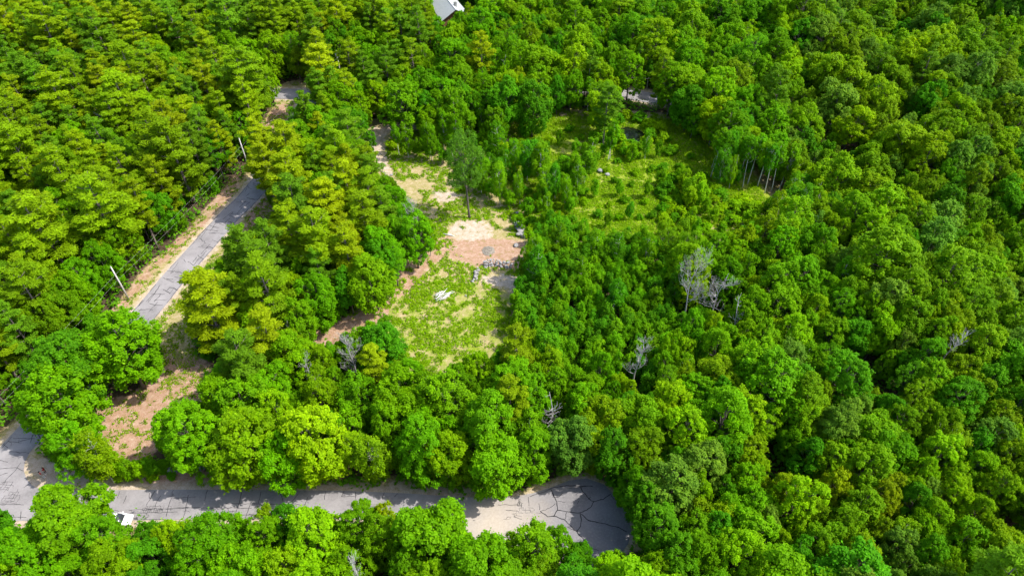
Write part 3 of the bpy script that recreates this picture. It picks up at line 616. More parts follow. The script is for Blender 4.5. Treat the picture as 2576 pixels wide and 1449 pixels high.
HAND = [
 (7,'M',[(430,190,300,'g0'),(590,500,190,'g0'),(480,960,310,'g0'),(830,1200,240,'g0'),(1560,1130,260,'g0'),(1990,1230,190,'g0'),(2400,1100,260,'g1'),(850,1420,240,'g1'),(1180,1290,190,'g2'),(60,1270,150,'g2'),(1760,1400,230,'g0'),(300,1380,200,'g0'),(2200,1430,210,'g1'),(1480,400,280,'g0'),(1900,420,290,'g1'),(1600,690,110,'g0'),(2350,380,290,'g1'),(2120,640,210,'g0'),(1650,120,210,'g0'),(2050,60,210,'g0'),(2450,100,190,'g1'),(1300,300,170,'g0')]),
 (7,'B',[(760,520,150,'g3'),(2050,1060,90,'g3')]),
 (7,'Y',[(880,620,90,'g1'),(960,640,70,'g0'),(1050,650,60,'g1'),(1140,620,60,'g2')]),
 (4,'M',[(900,1170,310,'g0'),(2350,820,190,'g0'),(1330,180,130,'g2'),(1180,400,150,'g0'),(1010,560,150,'g0'),(850,690,150,'g0'),(700,830,150,'g0'),(560,900,150,'g3'),(620,640,150,'g0'),(480,1000,160,'g3'),(420,160,170,'g0')]),
 (4,'P',[(250,800,190,'p0'),(900,180,240,'p0'),(350,330,250,'p0'),(1600,880,220,'p2'),(2030,760,230,'p0'),(1960,600,180,'p1'),(2020,1120,190,'p2'),(1850,430,180,'p1'),(2400,420,210,'p0'),(2200,330,160,'p0'),(2480,150,170,'p2')]),
 (5,'P',[(215,250,160,'p0'),(40,380,120,'p2'),(190,1340,120,'p2')]),
 (5,'M',[(430,80,140,'g0'),(590,400,170,'g0'),(300,600,160,'g2'),(440,560,110,'g0'),(90,760,130,'g2'),(330,1030,190,'g2'),(1330,520,80,'g0')]),
 (8,'M',[(60,350,160,'g0'),(600,450,250,'g0'),(830,520,190,'g1'),(1080,300,270,'g0'),(1150,570,240,'g0'),(1450,520,190,'g0'),(1690,440,200,'g4'),(1760,230,160,'g0'),(1450,170,180,'g0'),(800,110,240,'g0'),(450,140,220,'g0'),(150,120,190,'g0'),(1960,250,190,'g3'),(2200,270,190,'g3'),(2470,140,180,'g1'),(2060,520,190,'g2'),(2300,470,190,'g3'),(2450,720,260,'g4'),(2300,920,190,'g2'),(2420,1080,210,'g2'),(330,960,105,'p2'),(700,1130,310,'g0'),(100,1090,200,'g0'),(1480,1200,250,'g0'),(1560,1420,170,'g3'),(1950,1390,220,'g1'),(2340,1420,160,'g1'),(100,1400,180,'g0'),(1850,560,100,'g0')]),
 (8,'B',[(780,850,90,'g0'),(1180,1290,130,'g3'),(240,520,140,'g3'),(600,860,70,'g0')]),
 (9,'M',[(510,240,190,'g1'),(480,500,160,'g1'),(120,620,220,'g4'),(420,720,160,'g0'),(690,790,145,'p0'),(1130,810,145,'p2'),(1520,870,170,'p2'),(950,330,170,'g3'),(950,550,150,'g2'),(1350,610,220,'g3'),(1620,560,180,'g0'),(1950,560,190,'g1'),(250,1000,150,'g1'),(80,1000,120,'g3'),(400,1340,240,'g1'),(620,1050,130,'g4'),(740,1210,130,'g1'),(1200,1080,170,'g3'),(1000,1250,190,'g3'),(1450,1130,120,'g3'),(1600,1230,160,'g4'),(1900,1060,170,'g1'),(2150,1200,170,'g0'),(2200,650,170,'g0'),(2400,300,160,'g3'),(2050,150,200,'g2'),(2450,600,160,'g3')]),
 (6,'M',[(830,180,150,'g1'),(1330,120,170,'g3'),(1420,250,150,'g1'),(1750,180,160,'g3'),(2000,120,170,'g4'),(2350,480,160,'g1'),(1600,380,130,'g0'),(1600,560,140,'g1'),(1950,750,220,'g3'),(1650,850,190,'g3'),(2350,800,190,'g3'),(1450,1120,150,'g1'),(1650,1080,160,'g0'),(1950,1100,150,'g3'),(700,900,180,'g1'),(820,1080,170,'g1'),(1010,940,140,'g1'),(250,1400,190,'p0'),(800,1320,180,'g4'),(1100,1100,140,'g0'),(1080,420,100,'g1')]),
 (3,'M',[(1240,300,160,'g3'),(1240,640,170,'g3'),(1500,760,150,'g1'),(800,620,130,'g1'),(400,640,150,'g3'),(60,620,120,'g1'),(250,880,130,'g1'),(560,860,110,'g0'),(950,900,150,'g1'),(1400,1080,160,'g3'),(1820,480,160,'g3'),(2200,640,150,'g4'),(2100,880,160,'g1'),(1850,1180,170,'g1'),(1500,1200,180,'g3'),(800,1010,90,'g4'),(1680,260,140,'g1')]),
 (3,'B',[(330,1120,80,'g0'),(400,1110,70,'g0'),(450,1100,65,'g0'),(490,1150,65,'g0'),(560,1160,70,'g0'),(640,1170,70,'g0'),(760,1180,75,'g0'),(820,1160,70,'g0'),(225,1120,70,'g0'),(370,1150,60,'g2'),(520,1190,60,'g2'),(700,1210,60,'g2')]),
 (2,'M',[(1030,215,150,'g0'),(470,120,110,'p0'),(1480,720,120,'g1'),(1310,640,100,'p2'),(600,640,110,'g0'),(430,720,90,'g0'),(820,800,100,'g0'),(2460,640,150,'g0'),(1960,600,120,'g1'),(2200,620,130,'g0'),(1440,330,130,'g3'),(1780,340,140,'g1'),(2380,330,190,'g1'),(700,240,90,'g0'),(1230,350,90,'g0'),(1650,640,90,'g0'),(1380,440,60,'g0')]),
 (2,'P',[(540,470,100,'p0'),(550,150,105,'p0'),(250,80,110,'p0'),(2000,850,110,'p1'),(340,240,90,'p1'),(60,1300,120,'p2')]),
 (2,'B',[(390,1100,70,'g0'),(470,1090,70,'g0'),(560,1080,65,'g0'),(650,1140,75,'g0'),(760,960,65,'g0'),(860,980,60,'g0'),(960,900,55,'g0'),(1060,860,50,'g0'),(1150,880,60,'g0'),(1220,930,60,'g0'),(1190,1040,100,'g0'),(1400,1060,90,'g2'),(1500,1190,110,'g0'),(1570,1060,70,'g0'),(1600,1140,60,'g2'),(1890,1130,115,'g0'),(2040,1080,75,'g0'),(2150,1130,75,'g2'),(2290,1110,60,'g0'),(1150,1350,85,'g0'),(1350,1390,55,'g0'),(1520,1370,75,'g0'),(1620,1340,65,'g2'),(1790,1330,80,'g0'),(1320,1150,60,'g0'),(1240,1240,55,'g2'),(90,290,60,'g2'),(2020,420,60,'g0'),(1560,1420,60,'g2'),(1700,1420,60,'g0')]),
 (2,'S',[(2070,980,60,'s1'),(2110,1040,55,'s0'),(2180,1085,60,'s1'),(2250,1095,50,'g0'),(2310,1060,55,'s0'),(2330,1000,60,'s1'),(2320,930,60,'s0'),(2250,880,60,'s1'),(2160,860,55,'s0'),(2090,890,55,'s1'),(2400,960,60,'s0'),(2420,1040,60,'s0'),(2480,1130,60,'s1'),(2040,930,50,'g0')]),
 (2,'S',[(a_*3-2577, b_*3, c_, d_) for a_, b_, c_, d_ in [(1545,452,34,'s1'),(1600,432,40,'s0'),(1572,500,46,'g0'),(1622,505,38,'s0'),(1505,538,42,'s1'),(1470,505,40,'s0'),(1640,424,36,'g0'),(1532,515,30,'s0'),(1590,462,32,'s1'),(1382,350,34,'s0'),(1432,322,38,'s1'),(1462,345,30,'g0'),(1700,372,36,'s0'),(1682,350,32,'s1'),(1740,392,38,'g0'),(1556,545,40,'s0'),(1640,540,44,'s1'),(1522,428,26,'s0'),(1345,322,30,'s1'),(1610,545,30,'g0')]]),
 (2,'Y',[(a_*3-2577, b_*3, c_, d_) for a_, b_, c_, d_ in [(1560,470,36,'y0'),(1632,470,40,'g0'),(1498,470,38,'y0'),(1410,345,34,'g0'),(1448,368,36,'y0'),(1585,528,34,'g2'),(1660,372,34,'y0'),(1528,548,36,'g0')]]),
 (7,'S',[(1000,690,50,'s1'),(1150,690,55,'s0'),(1290,690,40,'s1'),(900,690,50,'s0'),(1100,590,60,'s0'),(1230,620,60,'s1'),(840,540,60,'g0')]),
 (1,'P',[(1850,650,190,'p0'),(1660,520,120,'p0'),(370,280,160,'p0'),(770,300,150,'p1'),(1000,560,150,'p0'),(950,780,160,'p0'),(450,800,180,'p0'),(600,640,150,'p0'),(1720,190,150,'p1'),(2050,150,150,'p0'),(2430,560,150,'p2'),(1180,1120,210,'p0'),(1400,1180,190,'p0'),(200,1200,180,'p0'),(480,1350,180,'p0'),(100,1000,150,'p0'),(2180,1170,180,'p2'),(1960,1110,130,'p2'),(2200,1390,170,'p2'),(2280,880,100,'p1'),(1480,250,130,'p0'),(2400,420,110,'p2')]),
 (1,'M',[(2230,370,110,'g0'),(640,210,110,'g0'),(1190,270,110,'g1'),(1600,910,140,'g1'),(1840,980,110,'g0'),(560,1080,150,'g0'),(780,1100,130,'g0'),(1750,1200,110,'g2'),(2430,960,150,'g0'),(1000,980,80,'g0'),(1220,430,110,'g1')]),
]
for crop, kd, L in HAND:
    for i_, (cx, cy, r, tone) in enumerate(L):
        if crop == 3 and kd == 'B': place(crop, cx, cy-10, r*0.94, kd, tone, ht=13.5, var=4+i_ % 2)
        else: place(crop, cx, cy, r*0.94*(0.86 if crop == 2 and kd == 'B' else 1), kd, tone)
LONE_MARK = 0
# the lone tree in the clearing: base and crown read separately
bx, by = unproj(1181, 549); TREES.append(dict(kind='M', x=bx, y=by, r=4.9, ht=22.5, tone='s2', hand=True, name='lone', var=8))
DEAD = [(1738,725,14,4.6,1),(1808,740,13,3.0,0),(1605,908,13,2.6,1),(1384,1040,12,1.8,0),(886,905,12,2.9,1),(785,950,11,2.4,1),(733,845,9,1.9,1),(1040,552,12,3.0,1),(275,330,13,2.4,0),(897,1450,13,2.5,1),(697,925,9,1.2,0),(1853,795,13,1.6,0),(1272,180,11,1.3,0),(2440,215,13,2.2,1),(2375,905,12,2.2,1)]
for i, (px, py, ht, sp_, fk) in enumerate(DEAD):
    x, y = unproj(px, py, ht*0.7); TREES.append(dict(kind='D', x=x, y=y, r=sp_, ht=ht+1.5, tone='g0', hand=True, fork=fk, idx=i))
# ---------------------------------------------------------------- forest fill, by region of woodland
RG = [
 ('young',[(1325,600),(1345,520),(1500,545),(1650,560),(1730,640),(1700,860),(1560,880),(1300,860),(1290,700)]),
 ('shrub',[(1630,395),(1770,385),(1900,490),(1970,560),(1800,600),(1640,575),(1610,470)]),
 ('cbirch',[(960,300),(1290,290),(1300,340),(1380,395),(1480,290),(1800,290),(1810,400),(1640,400),(1500,500),(1450,560),(1330,560),(1180,470),(1000,410)]),
 ('rbirch',[(1760,340),(2100,390),(2070,500),(1900,490),(1790,440)]),
 ('pine',[(-500,-400),(835,-400),(835,170),(760,200),(700,215),(645,330),(600,450),(400,640),(250,800),(120,900),(-500,1100)]),
 ('pine2',[(630,370),(860,330),(950,420),(1000,520),(960,640),(850,700),(760,900),(470,920),(450,740),(560,600),(690,520)]),
 ('mix',[(835,-400),(1130,-400),(1090,160),(1000,260),(860,300),(760,300),(760,170)]),
 ('mid',[(1640,560),(1980,520),(2130,700),(2160,930),(1800,1000),(1400,1000),(1290,870),(1560,880),(1700,860),(1730,640)]),
]
def region(px, py):
    for n, P in RG:
        if inpoly(px, py, P): return n
    if px > 1960+0.10*(py-500) and not (1300 > py and px < 1990): return 'right'
    return 'main'
rf = random.Random(2024)
FRONT = dict(p1=(628,430), p2=(325,755), p3=(852,190), p4=(1303,235), t1=(1181,549), t2=(955,655), t3=(590,922), dead1=(1760,800), dead2=(1605,960), dead3=(1384,1090), dead4=(886,965), birch=(1900,478), house=(1150,110), pile=(1310,600))
FRONTY = {k: unproj(*v)[1] for k, v in FRONT.items()}
FRONTY['house'] = unproj(1147, 25, 7.2)[1]+15
def blocked(kind, x, y, r, h, count=False):
    cnt = 0
    zc = h*ZC[kind]; X, Y, d = proj(x, y, zc); rp = r*0.92*F/d; _, Yt, _ = proj(x, y, h*0.97); bx, by, _ = proj(x, y, 0)
    pts = [(X, Y), (X-rp, Y), (X+rp, Y), (X, Y+rp*0.8), (X, Yt), (X-rp*.7, Y+rp*.7), (X+rp*.7, Y+rp*.7), (X-rp*.7, Y-rp*.7), (X+rp*.7, Y-rp*.7), (bx, by), ((bx+X)/2, (by+Y)/2)]
    for kk_, P in KC.items():
        if kk_ in FRONTY and y > FRONTY[kk_]+0.3: continue
        wt_ = 4 if kk_[0] == 'p' and len(kk_) == 2 or kk_ in ('pile','birch','house','rr2') else (2 if kk_ in ('top','rr','clear','c3','c6','strip') else 1)
        xs_ = [q[0] for q in P]; ys_ = [q[1] for q in P]
        for a, b in pts:
            if min(xs_) <= a <= max(xs_) and min(ys_) <= b <= max(ys_) and inpoly(a, b, P):
                if not count: return True
                cnt += wt_
    return cnt if count else False
def near_road(x, y, m):
    for pts, w in ((RA, 2.7), (RC, 3.0), (RBc, 4.0)):
        for (ax, ay), (bx, by) in zip(pts[:-1], pts[1:]):
            dx, dy = bx-ax, by-ay; t = max(0, min(1, ((x-ax)*dx+(y-ay)*dy)/(dx*dx+dy*dy)))
            if math.hypot(x-ax-t*dx, y-ay-t*dy) < w+m: return True
    return inpoly(*proj(x, y, 0)[:2], CUL)
for t in TREES:
    if t['kind'] in 'DSY' or t.get('name'): continue
    best = None
    for s_ in (1.0, 0.85, 0.7):
        for ddx in (0, -1.3, 1.3, -2.6, 2.6):
            for ddy in (0, 1.3, -1.3, 2.6, -2.6, 4, -4, 6, -6):
                r_, h_ = t['r']*s_, t['ht']*(0.5+0.5*s_); c_ = blocked(t['kind'], t['x']+ddx, t['y']+ddy, r_, h_, True)
                cost = c_*1.0+(1-s_)*3.0+math.hypot(ddx, ddy)*0.16
                if best is None or cost < best[0]: best = (cost, t['x']+ddx, t['y']+ddy, r_, h_)
            if best[0] == 0: break
        if best[0] == 0: break
    t['x'], t['y'], t['r'], t['ht'] = best[1:]
LA = Vector(unproj(325,755)); LB_ = Vector(unproj(627,428)); LD = (LB_-LA).normalized(); LN = Vector((-LD.y, LD.x))
if LN.x > 0: LN = -LN
def wirepush(x, y, r):
    """how far a crown reaches into the wire corridor on the forest side"""
    v = Vector((x, y))-LA; a = v.dot(LD); dd = v.dot(LN)
    if a < -55 or a > (LB_-LA).length+4: return 0
    if dd < -8: return 0
    return max(0, r*0.95+0.3-dd) if dd > -2.5 else 0
for t in TREES:
    if t['kind'] == 'D': continue
    w_ = wirepush(t['x'], t['y'], t['r'])
    if w_ > 0: t['x'] += LN.x*w_; t['y'] += LN.y*w_
GAPS = [unproj(a, b, 3.0)+(c,) for a, b, c in [(2077,160,4.5),(2230,130,4),(2190,215,4.5),(2270,345,4),(2380,240,6),(1985,600,4),(2045,625,4.5),(2110,640,4.5),(2170,665,4.5),(2240,690,4.5),(2310,700,5),(2390,700,4.5),(2470,700,4.5),(2550,735,4.5),(2140,945,4),(2190,1000,3.5),(1955,1185,3.5),(2000,1210,3.5),(2150,1255,3.5),(2500,1330,3),(1620,1005,3),(1450,930,2.5),(420,400,4),(300,480,4),(120,560,4),(500,130,4),(640,170,4),(180,330,4),(940,130,5),(1450,200,4),(1900,150,4)]]
def ingap(x, y, r): return any(math.hypot(x-a, y-b) < c*0.55+r*0.62 for a, b, c in GAPS)
grid = {}
def gadd(t):
    grid.setdefault((int(t['x']//6), int(t['y']//6)), []).append(t)
for t in TREES: gadd(t)
hx, hy = unproj(1141, 10, 5.5)
def fits(kind, x, y, r, k):
    i, j = int(x//6), int(y//6)
    for a in (-2,-1,0,1,2):
        for b in (-2,-1,0,1,2):
            for t in grid.get((i+a, j+b), []):
                kk = k
                if t['kind'] == 'D': kk = 0.42
                if math.hypot(x-t['x'], y-t['y']) < kk*(r+t['r']): return False
    return True
LIM = dict(M=(2.7,5.7), P=(2.7,4.2), B=(1.5,2.5), Y=(1.1,1.9), S=(1.0,1.9))
def mixof(reg):
    u = rf.random()
    if reg == 'young': return 'Y' if u < .93 else 'B'
    if reg == 'shrub': return 'S' if u < .88 else 'Y'
    if reg == 'cbirch': return 'B' if u < .15 else ('Y' if u < .5 else 'S')
    if reg == 'rbirch': return 'B' if u < .8 else 'M'
    if reg == 'pine': return 'P' if u < .76 else 'M'
    if reg == 'pine2': return 'P' if u < .6 else 'M'
    if reg == 'mix': return 'P' if u < .35 else 'M'
    return 'M' if u < .93 else ('B' if u < .98 else 'P')
TN = dict(young=['y0','y0','g0','g2'], shrub=['s0','s0','g0','g1'], cbirch=['g0','y0','g2','y0'], rbirch=['g0','g2','g1'], pine=['p0','p0','p1','p0'], pine2=['p0','p2','p1'], mix=['g0','g1'], mid=['g0','g1','g0','y0'], right=['g3','g1','g3','g4','g2','g3'], main=['g0','g1','g0','g2'])  # right: duller olive and greyish foliage colours stand in for cloud shade
for it in range(46000):
    sc = 1.0 if it < 26000 else (0.82 if it < 38000 else 0.66)
    v = rf.random(); y = 30+v**0.8*255; x = rf.uniform(-1, 1)*(45+y*0.80)
    PXc, PYc, d = proj(x, y, 8.5)
    reg = region(PXc, PYc); kd = mixof(reg)
    if reg in ('young','shrub','cbirch'):
        PXc, PYc, d = proj(x, y, 3.5); reg = region(PXc, PYc)
    lo, hi = LIM[kd]; r = (lo+(hi-lo)*rf.random()**1.2)*(sc if kd in 'MP' else max(sc, .85))
    if kd == 'M' and reg == 'mid': r *= 0.75
    if kd == 'M' and reg == 'right': r *= rf.choice([0.7,0.8,0.9,1.0,1.1])
    if kd == 'M' and reg == 'pine': r *= 0.85
    k = dict(M=.53, P=.56, B=.60, Y=.62, S=.62)[kd]
    h = HTF[kd](r)*rf.uniform(.93,1.1)
    if reg == 'cbirch':
        k *= 1.12; r *= 0.9; h *= 0.8
    if not fits(kd, x, y, r, k) or near_road(x, y, 0.8) : continue
    if (abs(x-hx) < 11 and -4 < y-hy < 19 and math.hypot(x-hx-(hy-y)*0.39, 0) < 7.5+r*0.5) or math.hypot(x-hx, y-hy) < 8 or wirepush(x, y, r) > 0 or ingap(x, y, r): continue
    if blocked(kd, x, y, r, h): continue
    tn = rf.choice(TN[reg])
    if kd == 'P': tn = rf.choice(['p0','p0','p1','p1','p2']) if reg != 'right' else 'p1'  # right-hand pines all take the dull tone, cloud shade put into colour
    if kd == 'S': tn = rf.choice(['s0','s1'])
    if kd == 'M' and reg in ('pine','pine2'): tn = rf.choice(['g0','g1','g3'])
    t = dict(kind=kd, x=x, y=y, r=r, ht=h, tone=tn, hand=False); TREES.append(t); gadd(t)
for it in range(26000):
    v = rf.random(); y = 32+v**0.75*200; x = rf.uniform(-1, 1)*(40+y*0.78)
    PXc, PYc, d = proj(x, y, 4.0); reg = region(PXc, PYc); kd = 'S' if reg in ('shrub','cbirch') else ('Y' if reg in ('young','mid') or rf.random() < .35 else 'M')
    r = rf.uniform(1.0, 1.7) if kd == 'Y' else rf.uniform(2.0, 3.0)
    if y > 130 and kd == 'Y' and reg not in ('young','mid','cbirch','rbirch'): continue
    h = HTF[kd](r)*rf.uniform(.9,1.15); tn_ = ['s0','s0','s1','g0'] if kd == 'S' else ['y0','g0','g2']
    if not fits(kd, x, y, r, 0.56) or near_road(x, y, 0.5) or math.hypot(x-hx, y-hy) < 10 or wirepush(x, y, r) > 0 or ingap(x, y, r) or blocked(kd, x, y, r, h): continue
    t = dict(kind=kd, x=x, y=y, r=r, ht=h, tone=rf.choice(tn_), hand=False); TREES.append(t); gadd(t)
# ---------------------------------------------------------------- rank trees by size in the picture; nearest become things, the rest one woodland
for t in TREES:
    zc = t['ht']*ZC[t['kind']]; X, Y, d = proj(t['x'], t['y'], zc); t['X'], t['Y'], t['d'] = X, Y, d; t['px'] = t['r']*F/d
    t['vis'] = -20 < X < W0+20 and -25 < Y < H0+25 and Y > -10+0*d
CAP = dict(M=290, P=230, B=140, Y=270, S=240, D=99)
indiv = []; rest = []
for kd in 'MPBYSD':
    L = [t for t in TREES if t['kind'] == kd and t['vis']]
    L.sort(key=lambda t: (-(t['px']*(1.3 if t['hand'] else 1.0))))
    indiv += L[:CAP[kd]]; rest += L[CAP[kd]:]+[t for t in TREES if t['kind'] == kd and not t['vis']]
print('trees', len(TREES), {k: sum(1 for t in indiv if t['kind'] == k) for k in 'MPBYSD'}, 'rest', len(rest), {k: sum(1 for t in rest if t['kind'] == k and t['vis']) for k in 'MPBYSD'})
ra = random.Random(77)
NAMES = dict(M=('broadleaf_tree','broadleaf tree','tree'), P=('pine_tree','pine','pine tree'), B=('birch_tree','slender birch','birch tree'), Y=('young_tree','sapling','young tree'), S=('shrub','leafy shrub','shrub'), D=('dead_tree','bare dead tree','dead tree'))
TONEW = dict(s2='dark green', g0='bright green', g1='yellow-green', g2='deep green', g3='olive green', g4='greyish green', p0='golden green', p1='dull green', p2='yellowish', y0='mid-green', s0='lime green', s1='deep green')
LMK = [('the pond',1585,340),('the lone clearing tree',1180,440),('the silvery log heap',1115,748),('the grey roof',1125,25),('the tall bare tree pair',1770,725),('the cul-de-sac',1440,1300),('the sandy pad',1240,1320),('the white car',322,1305),('the two people',112,1190),('the near road pole',300,715),('the far road pole',615,385),('the transformer pole',848,145),('the birch stand',1880,420),('the rock pile',1310,578),('the straight road',500,640),('the red earth patch',350,1050),('the upper road bend',735,235),('the small bare top',1384,1040),('the roadside boulder wall',470,1185),('the far road glimpse',2140,320),
 ('the top left corner',0,0),('the top right corner',2576,0),('the bottom right corner',2576,1449),('the left edge middle',0,500),('the right edge middle',2576,750),('the top edge middle',1600,0),('the lower right quarter',2150,1150),('the right middle part',2150,750),('the upper right quarter',2200,330),('the bottom edge middle',1050,1449)]
SEC = ['right','lower right','the bottom','lower left','left','upper left','the top','upper right']
ORD = ['nearest','second','third','fourth','fifth','sixth','seventh','eighth','ninth','tenth','eleventh','twelfth','thirteenth','fourteenth','fifteenth','sixteenth','seventeenth','eighteenth','nineteenth','twentieth']+['%dth' % k for k in range(21, 80)]
secs = {}
for t in indiv:
    b = min(range(len(LMK)), key=lambda i: math.hypot(t['X']-LMK[i][1], t['Y']-LMK[i][2])); dx = t['X']-LMK[b][1]; dy = t['Y']-LMK[b][2]
    s = int(((math.degrees(math.atan2(dy, dx))+382.5) % 360)//45); t['dist'] = math.hypot(dx, dy); secs.setdefault((t['kind'], b, s), []).append(t)
for (kd, b, s), L in secs.items():
    L.sort(key=lambda t: t['dist'])
    for i, t in enumerate(L):
        w = TONEW[t['tone']]; nm = NAMES[kd][1]
        size = '' if kd in 'YSD' else ('broad ' if t['r'] > (4.6 if kd == 'M' else 3.6) else ('small ' if t['r'] < (3.3 if kd == 'M' else 2.9) and kd != 'B' else ''))
        lead = nm if kd == 'D' else size+w+' '+nm
        who = {'M':'broadleaf','P':'pine','B':'birch','Y':'sapling','S':'shrub','D':'dead tree'}[kd]
        o_ = ORD[i] if i else 'nearest'
        t['label'] = '%s, %s %s to %s towards %s' % (lead, o_, who, LMK[b][0], SEC[s]) if i == 0 else '%s, %s %s out from %s towards %s' % (lead, o_, who, LMK[b][0], SEC[s])
for t in indiv:
    if len(t['label'].split()) > 16: t['label'] = t['label'].replace('small ', '').replace('broad ', '')
GRP = dict(M='broadleaf trees of the wood', P='pines of the wood', B='birches around the clearing', Y='saplings by the clearing', S='shrubs around the clearing', D='bare dead trees')
SRC = {k: [] for k in 'MPBYS'}
def tcol(tone, j=0.16):
    c = PAL[tone]; v = 1+ra.uniform(-j, j); h = ra.uniform(-.14,.14)
    h = h*(0.55 if tone[0] == 'p' else 1); return (c[0]*v*(1+h), c[1]*v, c[2]*v*(1-h), 1)
lone = None
for t in indiv:
    kd = t['kind']; z = hz(t['x'], t['y']); rt = empty(NAMES[kd][0], (t['x'], t['y'], z-0.05), 0)
    if kd == 'D':
        me = dead_mesh(900+t['idx'], t['ht'], t['r'], bool(t['fork']), 15 if t['r'] > 2 else 12, 1.0 if t['r'] > 2.5 else 0.8)
        o = link('bare_wood', me); bpy.data.objects.remove(rt); o.name = 'dead_tree'; o.location = (t['x'], t['y'], z); tag(o, t['label'], 'dead tree', GRP['D']); continue
    v = t['var'] if t.get('var') is not None else ra.randrange({'M': 8, 'B': 4}.get(kd, len(PROTO[kd]))); cm, tm, ph_, pr_ = PROTO[kd][v]
    tl = 0.09 if kd in 'MB' and t.get('name') != 'lone' else 0.03; rt.rotation_euler = (ra.uniform(-tl, tl), ra.uniform(-tl, tl), ra.uniform(0, 6.28)); sx = t['r']/pr_; rt.scale = (sx*ra.uniform(.94,1.06), sx*ra.uniform(.94,1.06), t['ht']/ph_)
    tk = link('trunk' if kd != 'S' else 'stems', tm, rt); cr = link('crown' if kd != 'S' else 'foliage', cm, rt); cr.color = tcol(t['tone'])
    if t.get('name') == 'lone':
        rt['label'] = 'tall lone broadleaf tree with a long bare trunk in the clearing'; rt['category'] = 'tree'; lone = rt
    else: tag(rt, t['label'], NAMES[kd][2], GRP[kd])
    if kd in 'MPBY' and len([1 for q in SRC[kd] if q[2] == v]) == 0: SRC[kd].append((cr, tk, v))
# ---------------------------------------------------------------- the remaining woodland: one object, instanced through geometry nodes
def woodland(name, L, kinds):
    me = bpy.data.meshes.new(name); me.vertices.add(len(L)); srcs = []; kidx = {}
    for kd in kinds:
        for cr, tk, v in SRC[kd]: kidx[(kd, v)] = len(srcs); srcs.append((cr, tk))
    co = np.zeros((len(L),3)); sc = np.zeros((len(L),3)); ro = np.zeros((len(L),3)); ix = np.zeros(len(L), np.int32); tn = np.ones((len(L),4))
    for i, t in enumerate(L):
        kd = t['kind'] if t['kind'] in kinds else kinds[0]
        if kd == 'S': kd = 'Y'
        v = ra.choice([k[1] for k in kidx if k[0] == kd]); ph_, pr_ = PROTO[kd][v][2:]
        co[i] = (t['x'], t['y'], hz(t['x'], t['y'])-0.05); s = t['r']/pr_; sc[i] = (s, s, t['ht']/ph_); ro[i] = (ra.uniform(-.08,.08), ra.uniform(-.08,.08), ra.uniform(0, 6.28)); ix[i] = kidx[(kd, v)]; tn[i] = tcol(t['tone'])
    me.vertices.foreach_set('co', co.ravel().astype(np.float32))
    for nm, ty, arr, key in (('scl','FLOAT_VECTOR',sc,'vector'),('rot','FLOAT_VECTOR',ro,'vector'),('vidx','INT',ix,'value'),('tint','FLOAT_COLOR',tn,'color')):
        a = me.attributes.new(nm, ty, 'POINT'); a.data.foreach_set(key, arr.ravel() if ty == 'INT' else arr.ravel().astype(np.float32))
    o = link(name, me); ng = bpy.data.node_groups.new('woodland', 'GeometryNodeTree')
    ng.interface.new_socket('Geometry', in_out='INPUT', socket_type='NodeSocketGeometry'); ng.interface.new_socket('Geometry', in_out='OUTPUT', socket_type='NodeSocketGeometry')
    gi = ng.nodes.new('NodeGroupInput'); go = ng.nodes.new('NodeGroupOutput'); lk = ng.links.new
    def na(nm, ty):
        n = ng.nodes.new('GeometryNodeInputNamedAttribute'); n.data_type = ty; n.inputs[0].default_value = nm; return n.outputs[0]
    m2p = ng.nodes.new('GeometryNodeMeshToPoints'); lk(gi.outputs[0], m2p.inputs[0])
    fin = ng.nodes.new('GeometryNodeJoinGeometry')
    for part in (0, 1):
        jn = ng.nodes.new('GeometryNodeJoinGeometry'); 
        for s in reversed(srcs):     # join order: last linked comes first
            oi = ng.nodes.new('GeometryNodeObjectInfo'); oi.inputs['Object'].default_value = s[part]; oi.inputs['As Instance'].default_value = True; lk(oi.outputs['Geometry'], jn.inputs[0])
        ip = ng.nodes.new('GeometryNodeInstanceOnPoints'); lk(m2p.outputs[0], ip.inputs['Points']); lk(jn.outputs[0], ip.inputs['Instance'])
        ip.inputs['Pick Instance'].default_value = True; lk(na('vidx','INT'), ip.inputs['Instance Index']); lk(na('rot','FLOAT_VECTOR'), ip.inputs['Rotation']); lk(na('scl','FLOAT_VECTOR'), ip.inputs['Scale'])
        st = ng.nodes.new('GeometryNodeStoreNamedAttribute'); st.data_type = 'FLOAT'; st.domain = 'INSTANCE'; st.inputs['Name'].default_value = 'is_inst'
        for s_ in st.inputs:
            if s_.name == 'Value' and s_.enabled: s_.default_value = 1.0
        lk(ip.outputs[0], st.inputs[0]); lk(st.outputs[0], fin.inputs[0])
    lk(fin.outputs[0], go.inputs[0]); md = o.modifiers.new('woodland', 'NODES'); md.node_group = ng
    return o
wo = woodland('woodland', [t for t in rest if t['kind'] != 'D'], 'MPBY')
tag(wo, 'dense green woodland of broadleaf trees and pines filling the distance', 'woodland', kind='stuff')
